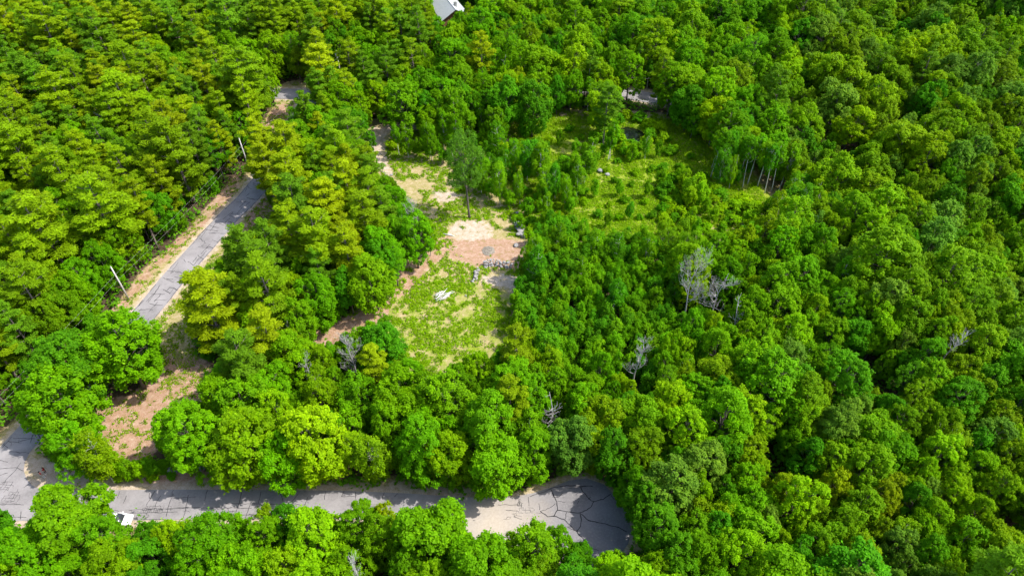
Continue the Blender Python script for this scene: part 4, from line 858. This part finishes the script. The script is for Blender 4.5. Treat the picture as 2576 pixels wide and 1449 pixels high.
# ---------------------------------------------------------------- undergrowth and clearing plants (uncountable)
rs = np.random.RandomState(5)
def scatter(name, n, xr, yr, accept, leaf, hmax, per, lm, label, cat, spread=0.5):
    X = rs.uniform(xr[0], xr[1], n); Y = rs.uniform(yr[0], yr[1], n); ok = accept(X, Y); X = X[ok]; Y = Y[ok]; m = len(X)
    hh = hmax*(0.35+0.65*rs.rand(m)); base = hgt(X, Y)
    C = np.stack([X, Y, base], 1).repeat(per, 0); hr = hh.repeat(per); q = rs.normal(size=(m*per, 3)); q[:,2] = rs.rand(m*per)
    q[:,:2] *= 0.45; sp_ = spread*(0.5+hh.repeat(per)/hmax)
    C[:,0] += q[:,0]*sp_; C[:,1] += q[:,1]*sp_; C[:,2] += hr*(q[:,2]**0.6)*(1-0.4*np.minimum(1, np.hypot(q[:,0], q[:,1])))+0.04
    Nn = np.stack([q[:,0]*0.7, q[:,1]*0.7, np.full(m*per, 0.9)], 1)+rs.normal(size=(m*per,3))*0.35
    V, Fq = leafquads(C, Nn, leaf, rs, 0.7); cl = rs.rand(m).repeat(per)*0.5+rs.rand(m*per)*0.5
    o = link(name, np_mesh(name, V, Fq, cl, mats=[lm])); tag(o, label, cat, kind='stuff'); return o
ALLOPEN = [P for P in OPEN]+[GRASS['main'], GRASS['low'], REDP[1], REDP[2]]
def pxy(X, Y):
    d = Y*cp+H*sp; return W0/2+F*X/d, H0/2-F*(Y*sp-H*cp)/d
def offroad(X, Y, m):
    px, py = pxy(X, Y)
    return (segdist_np(X, Y, RA) > 2.7+m) & (segdist_np(X, Y, RC) > 3.0+m) & ~inpoly_np(px, py, CUL) & ~inpoly_np(px, py, JUNC) & ~inpoly_np(px, py, [(a, b+(8 if b > 1280 else -8)*m) for a, b in ROAD_B]) & ~inpoly_np(px, py, PONDW)
def acc_forest(X, Y):
    px, py = pxy(X, Y); a = offroad(X, Y, 1.6)
    for P in ALLOPEN: a &= ~inpoly_np(px, py, P)
    return a & (np.abs(X) < 40+0.8*Y) & (fbm(X, Y, 6, 4) > 0.3)
def acc_fern(X, Y):
    px, py = pxy(X, Y); a = offroad(X, Y, 0.3); inz = np.zeros(X.shape, bool)
    for P in (GRASS['main'], KC['clear'], KC['c3'], KC['c5'], KC['c6']): inz |= inpoly_np(px, py, P)
    dens = 0.8*np.ones(X.shape)
    w = (fbm(X, Y, 3, 8)-0.5)*40
    for P in SANDP[:4]: dens = np.where(inpoly_np(px+w, py+w*0.5, P), 0.22, dens)
    dens = np.where(inpoly_np(px+w, py, REDP[3]), 0.2, dens); dens = np.where(inpoly_np(px+w*0.4, py, REDP[2]), 0.38, dens)
    dens = np.where(fbm(X, Y, 7, 21) > 0.56, dens-0.3, dens); dens = np.where(inpoly_np(px, py, KC['c3']) | inpoly_np(px, py, [(1250,300),(1340,400),(1340,560),(1500,620),(1660,560),(1850,480),(1800,380),(1700,300)]), 1.0+0.5*(fbm(X, Y, 8, 30)-0.5)*2, dens)
    nn = fbm(X, Y, 2.2, 6)*0.5+vnoise(X, Y, 0.9, 3)*0.3+fbm(X, Y, 9, 14)*0.4-0.1
    return a & inz & (nn > 0.76-dens*0.42)
def acc_verge(X, Y):
    px, py = pxy(X, Y); a = offroad(X, Y, 0.9); inz = np.zeros(X.shape, bool)
    for P in (GRASS['verge'], GRASS['low'], KC['A'], KC['top'], REDP[1], REDP[5]): inz |= inpoly_np(px, py, P)
    dens = np.where(inpoly_np(px, py, REDP[1]), 0.62, 0.65); dens = np.where(inpoly_np(px, py, GRASS['verge']), 0.95, dens); dens = np.where(inpoly_np(px, py, GRASS['low']), 0.5, dens)
    nn = fbm(X, Y, 3.0, 12)*0.6+vnoise(X, Y, 1.1, 9)*0.4
    return a & inz & (nn > 0.78-dens*0.42)
o = scatter('undergrowth', 80000, (-200, 200), (28, 270), acc_forest, 0.6, 3.0, 8, M_LEAF, 'low leafy undergrowth covering the woodland floor', 'undergrowth', 1.0); o.color = (0.10,0.29,0.006,1)
o = scatter('ferns', 90000, (-32, 62), (62, 185), acc_fern, 0.3, 0.45, 7, M_LEAF, 'bright yellow-green ferns spreading across the clearing', 'ferns', 0.42); o.color = (0.2,0.38,0.003,1)
o = scatter('verge_plants', 80000, (-110, 0), (46, 215), acc_verge, 0.28, 0.35, 6, M_LEAF, 'patchy low green plants growing along the road verges', 'verge plants', 0.4); o.color = (0.2,0.36,0.005,1)
# ---------------------------------------------------------------- built things
rq = random.Random(31)
def height_at(base, topy):
    x, y = unproj(*base); lo, hi = 0, 30
    for _ in range(40):
        m = (lo+hi)/2
        if proj(x, y, m)[1] > topy: lo = m
        else: hi = m
    return lo
HP = height_at((325,755), 672)
M_POLE = bark('weathered_pole_wood', (0.36,0.33,0.31), (0.62,0.59,0.57), 4)
M_GREYM = plain('grey_metal', (0.42,0.43,0.45), 0.5, 0.5, 0.3); M_CERA = plain('insulator', (0.55,0.53,0.5), 0.3, 0.5)
def pole(base, label, h=HP, cans=False, top=None, arm=True):
    x, y = unproj(*base) if top is None else unproj(top[0], top[1], h)
    r = empty('utility_pole', (x, y, 0)); tag(r, label, 'utility pole', 'utility poles along the roads')
    mb = MB(); mb.tube([(0,0,-0.5),(0.02,0,h*0.5),(-0.05,0.03,h)], [0.17,0.145,0.11], 10); mb.build('pole_shaft', M_POLE, r, True)
    mb = MB(); mb.tube([(-0.05,0.03,h-0.02),(-0.05,0.03,h+0.16)], [0.05,0.035], 8); mb.tube([(-0.05,0.03,h+0.1),(-0.05,0.03,h+0.2)], [0.07,0.05], 8); mb.build('insulator', M_CERA, r)
    mb = MB(); mb.box((0.13,0,h*0.78), (0.2,0.1,0.1)); mb.box((0.13,0,h*0.63), (0.2,0.1,0.1)); mb.build('wire_bracket', M_GREYM, r)
    if cans:
        for k, a in enumerate(cans):
            mb = MB(); cx, cy = math.cos(a)*0.42, math.sin(a)*0.42
            mb.tube([(cx,cy,h-1.75),(cx,cy,h-1.7),(cx,cy,h-0.85),(cx,cy,h-0.78)], [0.2,0.26,0.26,0.16], 12); mb.tube([(cx,cy,h-0.8),(cx,cy,h-0.55)], [0.045,0.03], 6); mb.tube([(0,0,h-1.2),(cx,cy,h-1.2)], 0.05, 6)
            mb.build('transformer', M_GREYM, r, True)
    return Vector((x, y, 0))
pA = pole((325,755), 'tall weathered wooden utility pole beside the straight road, fully visible down to the verge')
pB = pole((627,428), 'grey utility pole at the upper end of the straight road, base behind pines')
pC = pole(None, 'utility pole with transformer cans near the upper road bend', top=(846,129), cans=(0.3, 2.6))
pD = pole(None, 'pale utility pole rising from trees in the top middle, above the pond side', top=(1303,141), cans=(1.2,))
pE = pole(None, 'short visible pale pole top among trees, rightmost of the upper poles', top=(1718,176))
pF = pA+(pA-pB)*0.95
M_WIRE = plain('wire_metal', (0.42,0.43,0.4), 0.5, 0.4)
def wire(a, b, h, sag, label, r=0.008):
    mb = MB(); n = 22; pts = []
    for i in range(n+1):
        t = i/n; p = a.lerp(b, t); pts.append((p.x, p.y, h-4*sag*t*(1-t)))
    mb.tube(pts, r, 5); tag(mb.build('overhead_wire', M_WIRE, None, True), label, 'wire', 'overhead wires')
wire(pB, pA, HP*0.78, 0.5, 'upper overhead wire between the two poles of the straight road')
wire(pB, pA, HP*0.63, 0.6, 'lower overhead wire between the two poles of the straight road', 0.007)
wire(pA, pF, HP*0.78, 0.5, 'upper overhead wire from the near road pole to the left edge')
wire(pA, pF, HP*0.63, 0.6, 'lower overhead wire from the near road pole to the left edge', 0.007)
wire(pC, pD, HP*0.66, 0.7, 'dark overhead wire strung from the transformer pole to the top middle pole', 0.012)
wire(pD, pE, HP*0.66, 0.7, 'overhead wire strung between the top middle pole and the rightmost upper pole', 0.012)
pG = pE+(pE-pD)*1.0
wire(pE, pG, HP*0.66, 0.7, 'overhead wire running right from the rightmost upper pole', 0.012)
wire(pB, pC, HP*0.78, 0.6, 'overhead wire from the far road pole up to the transformer pole')
# stones
def rock(mb, c, s, rz=0, seed=0, flat=0.6, mi=0):
    bm = bmesh.new(); bmesh.ops.create_icosphere(bm, subdivisions=2, radius=0.5); rr_ = random.Random(seed); o_ = Vector((rr_.random()*50,)*3)
    pl = [Vector((rr_.uniform(-1,1), rr_.uniform(-1,1), rr_.uniform(-1,1))).normalized() for _ in range(7)]
    vs = []
    for v in bm.verts:
        p = v.co.copy()
        for n_ in pl:
            d = p.dot(n_)-0.33
            if d > 0: p -= n_*d*0.85
        p *= 1+0.22*mnoise.noise(p*3+o_)
        p = Matrix.Rotation(rz, 3, 'Z') @ Vector((p.x*s[0], p.y*s[1], p.z*s[2])); vs.append(p+Vector(c))
    mb.add(vs, [tuple(v.index for v in f.verts) for f in bm.faces], mi); bm.free()
def stonerow(path, rows, size, jit, m, label, cat, name, seed=1):
    rr_ = random.Random(seed); P = [U(p) for p in path]; mb = MB(); k = 0
    for a, b in zip(P[:-1], P[1:]):
        L = (b-a).length; n = max(1, int(L/(size*0.75)))
        for i in range(n):
            for rw in range(rows):
                q = a.lerp(b, (i+rr_.random()*0.6)/n); sc = size*rr_.uniform(.6,1.25)
                rock(mb, (q.x+rr_.uniform(-jit,jit), q.y+rr_.uniform(-jit,jit)+rw*size*0.45, 0.12+rw*0.28+rr_.uniform(0,.12)), (sc*1.25, sc*0.85, sc*rr_.uniform(.5,.8)), rr_.uniform(0,3.1), seed*100+k); k += 1
    tag(mb.build(name, m), label, cat)
stonerow([(1219,673),(1241,669),(1262,672),(1289,677)], 4, 0.62, 0.2, M_ROCK, 'low pale dry stone wall at the right side of the clearing', 'stone wall', 'stone_wall', 1)
stonerow([(1191,710),(1197,698),(1203,681)], 3, 0.6, 0.3, M_ROCK, 'short heap of grey boulders at the left end of the pale stone wall', 'boulders', 'boulder_heap', 2)
stonerow([(414,1190),(450,1186),(490,1184),(524,1181)], 2, 0.75, 0.15, M_ROCKD, 'row of dark grey boulders under the trees beside the near road', 'stone wall', 'stone_wall', 3)
stonerow([(334,1203),(339,1196),(346,1190)], 2, 0.6, 0.2, M_ROCK, 'small grey rock heap among shrubs left of the roadside boulder row', 'rocks', 'rock_heap', 4)
mb = MB(); rr_ = random.Random(9)
for k in range(70):
    t = rr_.random(); px = 1299+20*t+rr_.uniform(-6,7); py = 556+40*t; q = U((px, py)); s_ = rr_.uniform(.5,1.25)*(0.8+0.5*t)
    rock(mb, (q.x, q.y, 0.25+rr_.random()*0.8*(1-abs(t-.5))), (s_*1.5, s_*0.8, s_*0.5), rr_.uniform(-.8,.8), 700+k)
tag(mb.build('rock_pile', M_ROCK), 'long pile of pale angular rocks between the clearing and the saplings', 'rock pile')
def boulder(px, py, s, label, m=M_ROCK, seed=0):
    mb = MB(); rock(mb, (0,0,s*0.22), (s*1.2, s, s*0.75), seed, seed); o = mb.build('boulder', m); q = U((px, py)); o.location = (q.x, q.y, 0); tag(o, label, 'boulder', 'loose boulders')
boulder(1319,594,1.5,'largest single boulder, at the lower end of the rock pile',seed=41)
boulder(1299,619,1.1,'grey boulder at the edge of the reddish clearing, just below the rock pile',seed=42)
boulder(1509,433,1.5,'grey boulder in the grass left of the lime green meadow, below the pond birches',M_ROCKD,43)
boulder(1527,442,1.2,'smaller grey boulder just right of another in the meadow below the pond',M_ROCKD,44)
boulder(1301,538,0.9,'pale small boulder in the grass just above the rock pile',seed=45)
boulder(1172,745,0.5,'small pale stone in the ferns right of the silvery log heap',seed=46)
boulder(985,442,0.7,'small grey stone at the lower end of the dirt track',seed=47)
# silvery logs
cL = U((1115,748)); dL = (U((1131,737))-U((1091,763))).normalized()
for k in range(17):
    a = math.atan2(dL.y, dL.x)+rq.uniform(-.28,.28); L = rq.uniform(1.6,4.0); r_ = rq.uniform(.035,.085)
    mb = MB(); bnd = rq.uniform(-.15,.15); mb.tube([(-L/2,0,0),(-L/6,bnd,0.02),(L/5,-bnd,0.03),(L/2,bnd*0.5,0)], [r_,r_*0.95,r_*0.8,r_*0.45], 7)
    if rq.random() < .5: mb.tube([(0,0,0),(0.5,rq.choice([-.4,.4]),0.15)], [r_*.4,.015], 5)
    o = mb.build('log', M_LOG, None, True); off = Vector((-dL.y, dL.x, 0))*rq.uniform(-1.2,1.2)+dL*rq.uniform(-.8,.8)
    o.location = cL+off+Vector((0,0,0.22+0.03*k)); o.rotation_euler = (0, rq.uniform(-.06,.06), a)
    tag(o, 'bleached silvery log lying in the heap of logs in the clearing', 'log', 'bleached logs heaped in the clearing')
a_, b_ = U((1115,590)), U((1143,595)); mb = MB(); mb.tube([(0,0,0.15),tuple((b_-a_)*0.5+Vector((0,0,0.2))),tuple((b_-a_)+Vector((0,0,0.12)))], [0.14,0.12,0.07], 8); mb.tube([tuple((b_-a_)*0.4+Vector((0,0,.2))), tuple((b_-a_)*0.7+Vector((0,.5,.3)))], [.05,.02], 5)
o = mb.build('fallen_tree', M_LOG, None, True); o.location = a_; tag(o, 'single bleached fallen trunk at the left edge of the clearing, below the lone tree', 'fallen tree')
for (p, q, lab) in (((503,1161),(545,1166),'pale fallen branch under the broadleaf trees above the near road'),((548,1165),(560,1178),'short pale broken branch right of the roadside boulder row'),((955,430),(985,452),'dark fallen branch on the dirt track edge')):
    a_, b_ = U(p), U(q); mb = MB(); d_ = b_-a_
    mb.tube([(0,0,.1), tuple(d_*0.5+Vector((0,.2,.35))), tuple(d_+Vector((0,0,.15)))], [.07,.06,.03], 6); mb.tube([tuple(d_*0.4+Vector((0,.15,.3))), tuple(d_*0.8+Vector((0,.8,.5)))], [.04,.015], 5); mb.tube([tuple(d_*0.6), tuple(d_*0.9+Vector((0,-.5,.3)))], [.035,.012], 5)
    o = mb.build('fallen_branch', M_DEADW, None, True); o.location = a_; tag(o, lab, 'fallen branch')
# broken snag by the near road
x, y = unproj(927, 1277, 7.5); mb = MB(); mb.tube([(0,0,-.3),(0.05,0,3),(0,.05,6),(.02,0,7.1)], [.4,.34,.28,.24], 10)
for k in range(7): a = k*0.9; mb.tube([(math.cos(a)*.17, math.sin(a)*.17, 6.9), (math.cos(a)*.16, math.sin(a)*.16, 7.2+rq.random()*0.5)], [.08,.015], 5)
mb.tube([(0,0,5),(0.9,0.2,5.6)], [.09,.03], 5); o = mb.build('tree_stump', M_DEADW, None, True); o.location = (x, y, 0); tag(o, 'tall broken pale stump standing at the lower edge of the near road', 'broken stump')
# stake
q = U((1319,616)); mb = MB(); mb.tube([(0,0,-.2),(0.03,0,2.6)], [.045,.035], 6); o = mb.build('stake', M_POLE); o.location = q; tag(o, 'thin upright stake just below the rock pile', 'stake')
# ash patch
q = U((1229,631)); mb = MB(); rr_ = random.Random(3); n = 22; ring = [[(math.cos(2*math.pi*i/n)*r_*(1+rr_.uniform(-.12,.12)), math.sin(2*math.pi*i/n)*r_*1.1*(1+rr_.uniform(-.12,.12)), z_) for i in range(n)] for r_, z_ in ((1.35,0.02),(0.8,0.13))]
mb.add(ring[0]+ring[1]+[(0,0,.16)], [(i,(i+1)%n,n+(i+1)%n,n+i) for i in range(n)]+[(n+i,n+(i+1)%n,2*n) for i in range(n)]); 
for k in range(26):
    a = rr_.uniform(0,6.28); r_ = rr_.uniform(0,1.1); b = a+rr_.uniform(1,2); mb.tube([(r_*math.cos(a), r_*math.sin(a), .14), (r_*math.cos(a)+.4*math.cos(b), r_*math.sin(a)+.4*math.sin(b), .18)], .022, 4)
M_ASH = rockmat('ash_soil', (0.13,0.11,0.085), (0.27,0.24,0.2), 4); o = mb.build('ash_mound', M_ASH, None); o.location = q+Vector((0,0,.03)); tag(o, 'dark round ash patch on the reddish soil of the clearing', 'ash patch')
# ---------------------------------------------------------------- house
M_ROOF, _n = mat('shingle_roof'); _a = noisen(_n, 1.2, 5, .6, 'Object'); _tc = N(_n, 'ShaderNodeTexCoord'); _br = N(_n, 'ShaderNodeTexBrick'); _n.links.new(_tc.outputs['Object'], _br.inputs[0]); _br.inputs['Scale'].default_value = 3.0
_br.inputs['Color1'].default_value = (.30,.32,.32,1); _br.inputs['Color2'].default_value = (.36,.38,.37,1); _br.inputs['Mortar'].default_value = (.24,.25,.26,1)
out(_n, princ(_n, mixc(_n, 0.5, _br.outputs[0], ramp(_n, _a, [(.3,(.25,.28,.28)),(.7,(.38,.39,.4))])), .9, .2))
M_SIDING = plain('brown_siding', (0.17,0.08,0.045), 0.8, 0.2); M_TRIM = plain('pale_trim', (0.5,0.5,0.5), 0.6); M_GLASS = plain('window_glass', (0.03,0.035,0.04), 0.1, 0.6)
rx, ry = unproj(1147, 25, 7.2); hd = math.atan2(-0.93, 0.36)          # ridge runs towards the camera and slightly right
hr = empty('house', (rx, ry, 0), hd); tag(hr, 'brown house with a grey-green shingle gable roof at the top edge', 'house')
Lh, Wh, eh, rh = 17.0, 4.6, 4.4, 7.2      # local +x = near gable; house extends to -x
mb = MB(); mb.box((-Lh/2-.4, 0, eh/2), (Lh-.8, 2*Wh-.6, eh)); 
for x_ in (-Lh+.0, -.8): mb.add([(x_, -Wh+.3, eh), (x_, Wh-.3, eh), (x_, 0, rh-.25), (x_-.0+(.01 if x_ < -5 else -.01), 0, eh)], [(0,1,2)])
mb.build('wall', M_SIDING, hr)
mb = MB()
for s_ in (1,-1):
    e = (Wh+.35)*s_; ez = eh-.15
    mb.add([(0,0,rh),(-Lh-.6,0,rh),(-Lh-.6,e,ez),(0,e,ez),(0,0,rh-.14),(-Lh-.6,0,rh-.14),(-Lh-.6,e,ez-.14),(0,e,ez-.14)], [(0,1,2,3) if s_ < 0 else (3,2,1,0),(4,7,6,5),(3,2,6,7),(0,3,7,4),(1,5,6,2)])
ro = mb.build('roof', M_ROOF, hr)
mb = MB(); e0, e1 = -(Wh+.35), -(Wh+1.7); mb.add([(-.05,e0,eh-.3),(-5.5,e0,eh-.3),(-5.5,e1,eh-.85),(-.05,e1,eh-.85),(-.05,e0,eh-.42),(-5.5,e0,eh-.42),(-5.5,e1,eh-.97),(-.05,e1,eh-.97)], [(3,2,1,0),(4,5,6,7),(2,3,7,6),(3,0,4,7),(1,2,6,5)]); mb.build('porch_roof', M_ROOF, hr)
for x_ in (-.4,-2.9,-5.2):
    mb = MB(); mb.box((x_, -(Wh+1.5), (eh-1)/2), (.14,.14,eh-1)); mb.build('porch_post', M_TRIM, hr)
mb = MB(); mb.box((-Lh/2,0,rh+.04), (Lh+.5,.28,.06)); mb.build('ridge_cap', M_TRIM, ro)
mb = MB(); mb.box((-4.5, 1.2, rh-.1), (.8,.8,1.5)); ch = mb.build('chimney', M_ROCKD, ro)
for x_ in (-3,-7,-11,-14):
    for s_ in (-1,1):
        if s_ == -1 or x_ < -6:
            mb = MB(); mb.box((x_, s_*(Wh-.28), 2.1), (1.1,.08,1.3)); w_ = mb.build('window', M_TRIM, hr); mb = MB(); mb.box((x_, s_*(Wh-.23), 2.1), (.9,.06,1.1)); mb.build('pane', M_GLASS, w_)
mb = MB(); mb.box((-.79,-1.5,1.15), (.1,1.0,2.1)); d_ = mb.build('door', M_TRIM, hr); mb = MB(); mb.box((-.71,-1.15,1.1), (.06,.06,.14)); mb.build('handle', M_GREYM, d_)
# ---------------------------------------------------------------- parked white car, half under a crown
M_PAINT = plain('white_paint', (0.8,0.8,0.82), 0.25, 0.5, 0, 0.03); M_TYRE = plain('tyre_rubber', (0.02,0.02,0.02), 0.9); M_RIM = plain('wheel_rim', (0.5,0.5,0.52), 0.35, 0.5, 0.7); M_LAMP = plain('red_lamp', (0.4,0.02,0.02), 0.3); M_HEAD = plain('clear_lamp', (0.75,0.76,0.78), 0.15)
cq = U((297,1313)); cr_ = empty('parked_car', (cq.x, cq.y, 0.03), R(2)); tag(cr_, 'white parked car half hidden under a tree at the near road edge', 'car')
def loft(secs, mi=0):
    mb = MB(); n = len(secs[0]); vs = [v for s_ in secs for v in s_]; fs = []
    for i in range(len(secs)-1):
        for k in range(n): k2 = (k+1) % n; fs.append((i*n+k, (i+1)*n+k, (i+1)*n+k2, i*n+k2))
    fs.append(tuple(range(n))); fs.append(tuple((len(secs)-1)*n+k for k in range(n))[::-1]); mb.add(vs, fs, mi); return mb
def sec(x, w, z0, z1): return [(x,-w*.9,z0),(x,-w,z0+(z1-z0)*.35),(x,-w*.97,z1-.06),(x,-w*.86,z1),(x,0,z1+.03),(x,w*.86,z1),(x,w*.97,z1-.06),(x,w,z0+(z1-z0)*.35),(x,w*.9,z0)]
body = loft([sec(-2.3,.72,.38,.78),sec(-2.2,.84,.28,.92),sec(-1.5,.9,.24,.98),sec(-.6,.91,.22,1.0),sec(.6,.91,.22,1.0),sec(1.3,.9,.24,.95),sec(1.95,.86,.27,.84),sec(2.25,.74,.36,.7)]).build('body', M_PAINT, cr_, True)
def cab(x, w, z): return [(x,-w,.95),(x,-w*.9,z-.08),(x,-w*.75,z),(x,0,z+.02),(x,w*.75,z),(x,w*.9,z-.08),(x,w,.95)]
loft([cab(-1.95,.7,1.02),cab(-1.35,.8,1.4),cab(-.5,.82,1.47),cab(.35,.8,1.42),cab(1.2,.72,1.0)]).build('cabin_glass', M_GLASS, cr_, True)
mb = MB(); mb.add([(-1.4,-.6,1.43),(-1.4,.6,1.43),(-.5,.64,1.515),(.3,.6,1.47),(.3,-.6,1.47),(-.5,-.64,1.515)], [(0,5,2,1),(5,4,3,2)]); mb.build('roof', M_PAINT, cr_)
mb = MB()
for s_ in (-1,1):
    for x_, x2 in ((-1.38,-1.9),(.33,1.15),(-.5,-.5)): mb.tube([(x_, s_*.72, 1.43), (x2, s_*.86, .97)], .035, 5)
mb.build('pillars', M_PAINT, cr_)
for x_ in (-1.42,1.38):
    for s_ in (-1,1):
        w_ = empty('wheel', (x_, s_*.82, .32)); w_.parent = cr_
        mb = MB(); mb.tube([(0,-.1,0),(0,-.09,0),(0,.09,0),(0,.1,0)], [.27,.32,.32,.27], 20); mb.build('tyre', M_TYRE, w_, True)
        mb = MB(); mb.tube([(0,s_*.085,0),(0,s_*.108,0)], [.2,.18], 14); mb.build('rim', M_RIM, w_)
for s_ in (-1,1):
    mb = MB(); mb.box((-2.22,s_*.62,.8), (.12,.28,.14)); mb.build('tail_light', M_LAMP, cr_)
    mb = MB(); mb.box((2.12,s_*.62,.68), (.22,.3,.13)); mb.build('headlight', M_HEAD, cr_)
    mb = MB(); mb.box((.75,s_*1.0,1.0), (.16,.2,.14)); mb.build('side_mirror', M_PAINT, cr_)
# ---------------------------------------------------------------- two people
def skinobj(name, V, E, Rd, m, parent, sub=1):
    me = bpy.data.meshes.new(name); me.from_pydata(V, E, []); me.materials.append(m); o = link(name, me, parent)
    md = o.modifiers.new('skin', 'SKIN'); md.use_smooth_shade = True
    for i, r_ in enumerate(Rd): me.skin_vertices[0].data[i].radius = (r_, r_) if not hasattr(r_, '__len__') else r_
    me.skin_vertices[0].data[0].use_root = True
    ss = o.modifiers.new('sub', 'SUBSURF'); ss.levels = sub; ss.render_levels = sub; return o
def ensure_skin(me):
    if not me.skin_vertices: pass
def person(px, py, face, label, top, sleeves, bottom, shortleg, hairc, armout):
    q = U((px, py)); r = empty('person', (q.x, q.y, 0.03), face); tag(r, label, 'person', 'two people beside the road junction')
    V=[]; E=[]; Rd=[]
    def v(p, r_, par=None):
        V.append(p); Rd.append(r_)
        if par is not None: E.append((par, len(V)-1))
        return len(V)-1
    pel = v((0,0,.95), .13); sp1 = v((0,0,1.12), .12, pel); chst = v((0.01,0,1.33), (.15,.12), sp1); nk = v((0.0,0,1.49), .055, chst); hd0 = v((0.015,0,1.6), .085, nk); hd1 = v((0.015,0,1.71), .075, hd0)
    v((0.11,0,1.62), .018, hd0)
    arms = []
    for s_ in (1,-1):
        sh = v((0,s_*.18,1.43), .055, chst)
        if armout and s_ > 0: el = v((.12,s_*.36,1.22), .042, sh); wr = v((.36,s_*.34,1.2), .028, el); hd_ = v((.44,s_*.33,1.2), .03, wr); dr = Vector((1,0,-.25))
        else: el = v((-.02,s_*.25,1.15), .042, sh); wr = v((.07,s_*.25,.92), .028, el); hd_ = v((.09,s_*.25,.85), .03, wr); dr = Vector((.35,0,-1))
        dr.normalize(); sd_ = Vector((-dr.z,0,dr.x)) if not (armout and s_ > 0) else Vector((0,1,0))
        for k in range(4):
            o1 = Vector(V[hd_])+sd_*(k-1.5)*.019+dr*.045; f1 = v(tuple(o1), .009, hd_); v(tuple(o1+dr*(.035+.008*(1-abs(k-1.5)))+Vector((.006,0,0))), .008, f1)
        o1 = Vector(V[hd_])+sd_*.035-dr*.005; f1 = v(tuple(o1), .011, hd_); v(tuple(o1+sd_*.02+dr*.03), .009, f1)
    for s_ in (1,-1):
        hp = v((0,s_*.095,.9), .085, pel); kn = v((.02+.04*(s_ > 0),s_*.11,.5), .06, hp); an = v((-.02+.06*(s_ > 0),s_*.12,.09), .038, kn); v((.1+.06*(s_ > 0),s_*.13,.04), .035, an)
    skinobj('body', V, E, Rd, M_SKIN, r, 1)
    tv = [(0,0,.93),(0,0,1.12),(0.01,0,1.34),(0,0,1.46)]; te = [(0,1),(1,2),(2,3)]; tr = [.15,.145,(.175,.14),.075]
    for s_ in (1,-1):
        b_ = len(tv); tv.append((0,s_*.19,1.43)); te.append((2,b_)); tr.append(.075); e_ = (.08,s_*.31,1.29) if armout and s_ > 0 else (-.015,s_*.235,1.26); tv.append(e_); te.append((b_,b_+1)); tr.append(.06)
    skinobj('shirt', tv, te, tr, top, r)
    bv = [(0,0,.97),(0,0,.9)]; be = [(0,1)]; br = [.145,.14]
    for s_ in (1,-1):
        b_ = len(bv); bv += [(0,s_*.1,.85),(.02+.04*(s_ > 0),s_*.11,.5)]; be += [(1,b_),(b_,b_+1)]; br += [.1,.085]
        if not shortleg: bv.append((-.02+.06*(s_ > 0),s_*.12,.1)); be.append((b_+1,b_+2)); br.append(.065)
    skinobj('shorts' if shortleg else 'trousers', bv, be, br, bottom, r)
    mb = MB(); bm = bmesh.new(); bmesh.ops.create_uvsphere(bm, u_segments=14, v_segments=10, radius=.112); vs = []
    for q_ in bm.verts: vs.append((q_.co.x*1.02-.012, q_.co.y*.95, q_.co.z*1.12+1.665))
    keep = [tuple(w.index for w in f.verts) for f in bm.faces if not (f.calc_center_median().x > .035 and f.calc_center_median().z < .03)]; mb.add(vs, keep); bm.free(); mb.build('hair', hairc, r, True)
    for s_ in (1,-1):
        mb = MB(); mb.box((.105,s_*.033,1.635), (.02,.025,.014)); mb.build('eye', M_HAIR, r)
        mb = MB(); mb.box((.07+.06*(s_ > 0),s_*.125,.045), (.27,.1,.09), None, 0, .75); mb.build('shoe', M_SHOE, r)
M_SKIN = plain('skin', (0.55,0.33,0.24), 0.6); M_RED = plain('red_cloth', (0.45,0.02,0.03), 0.85); M_BLK = plain('black_cloth', (0.015,0.012,0.015), 0.85); M_WHT = plain('white_cloth', (0.75,0.74,0.76), 0.8); M_HAIR = plain('dark_hair', (0.02,0.014,0.01), 0.6); M_SHOE = plain('white_shoe', (0.7,0.7,0.7), 0.6)
person(110.6,1201,R(60),'person in a red shirt and white trousers, nearer of two by the junction',M_RED,False,M_WHT,False,M_HAIR,False)
person(118.5,1191,R(200),'person in a red top and black shorts, farther of two by the junction',M_RED,False,M_BLK,True,M_HAIR,True)
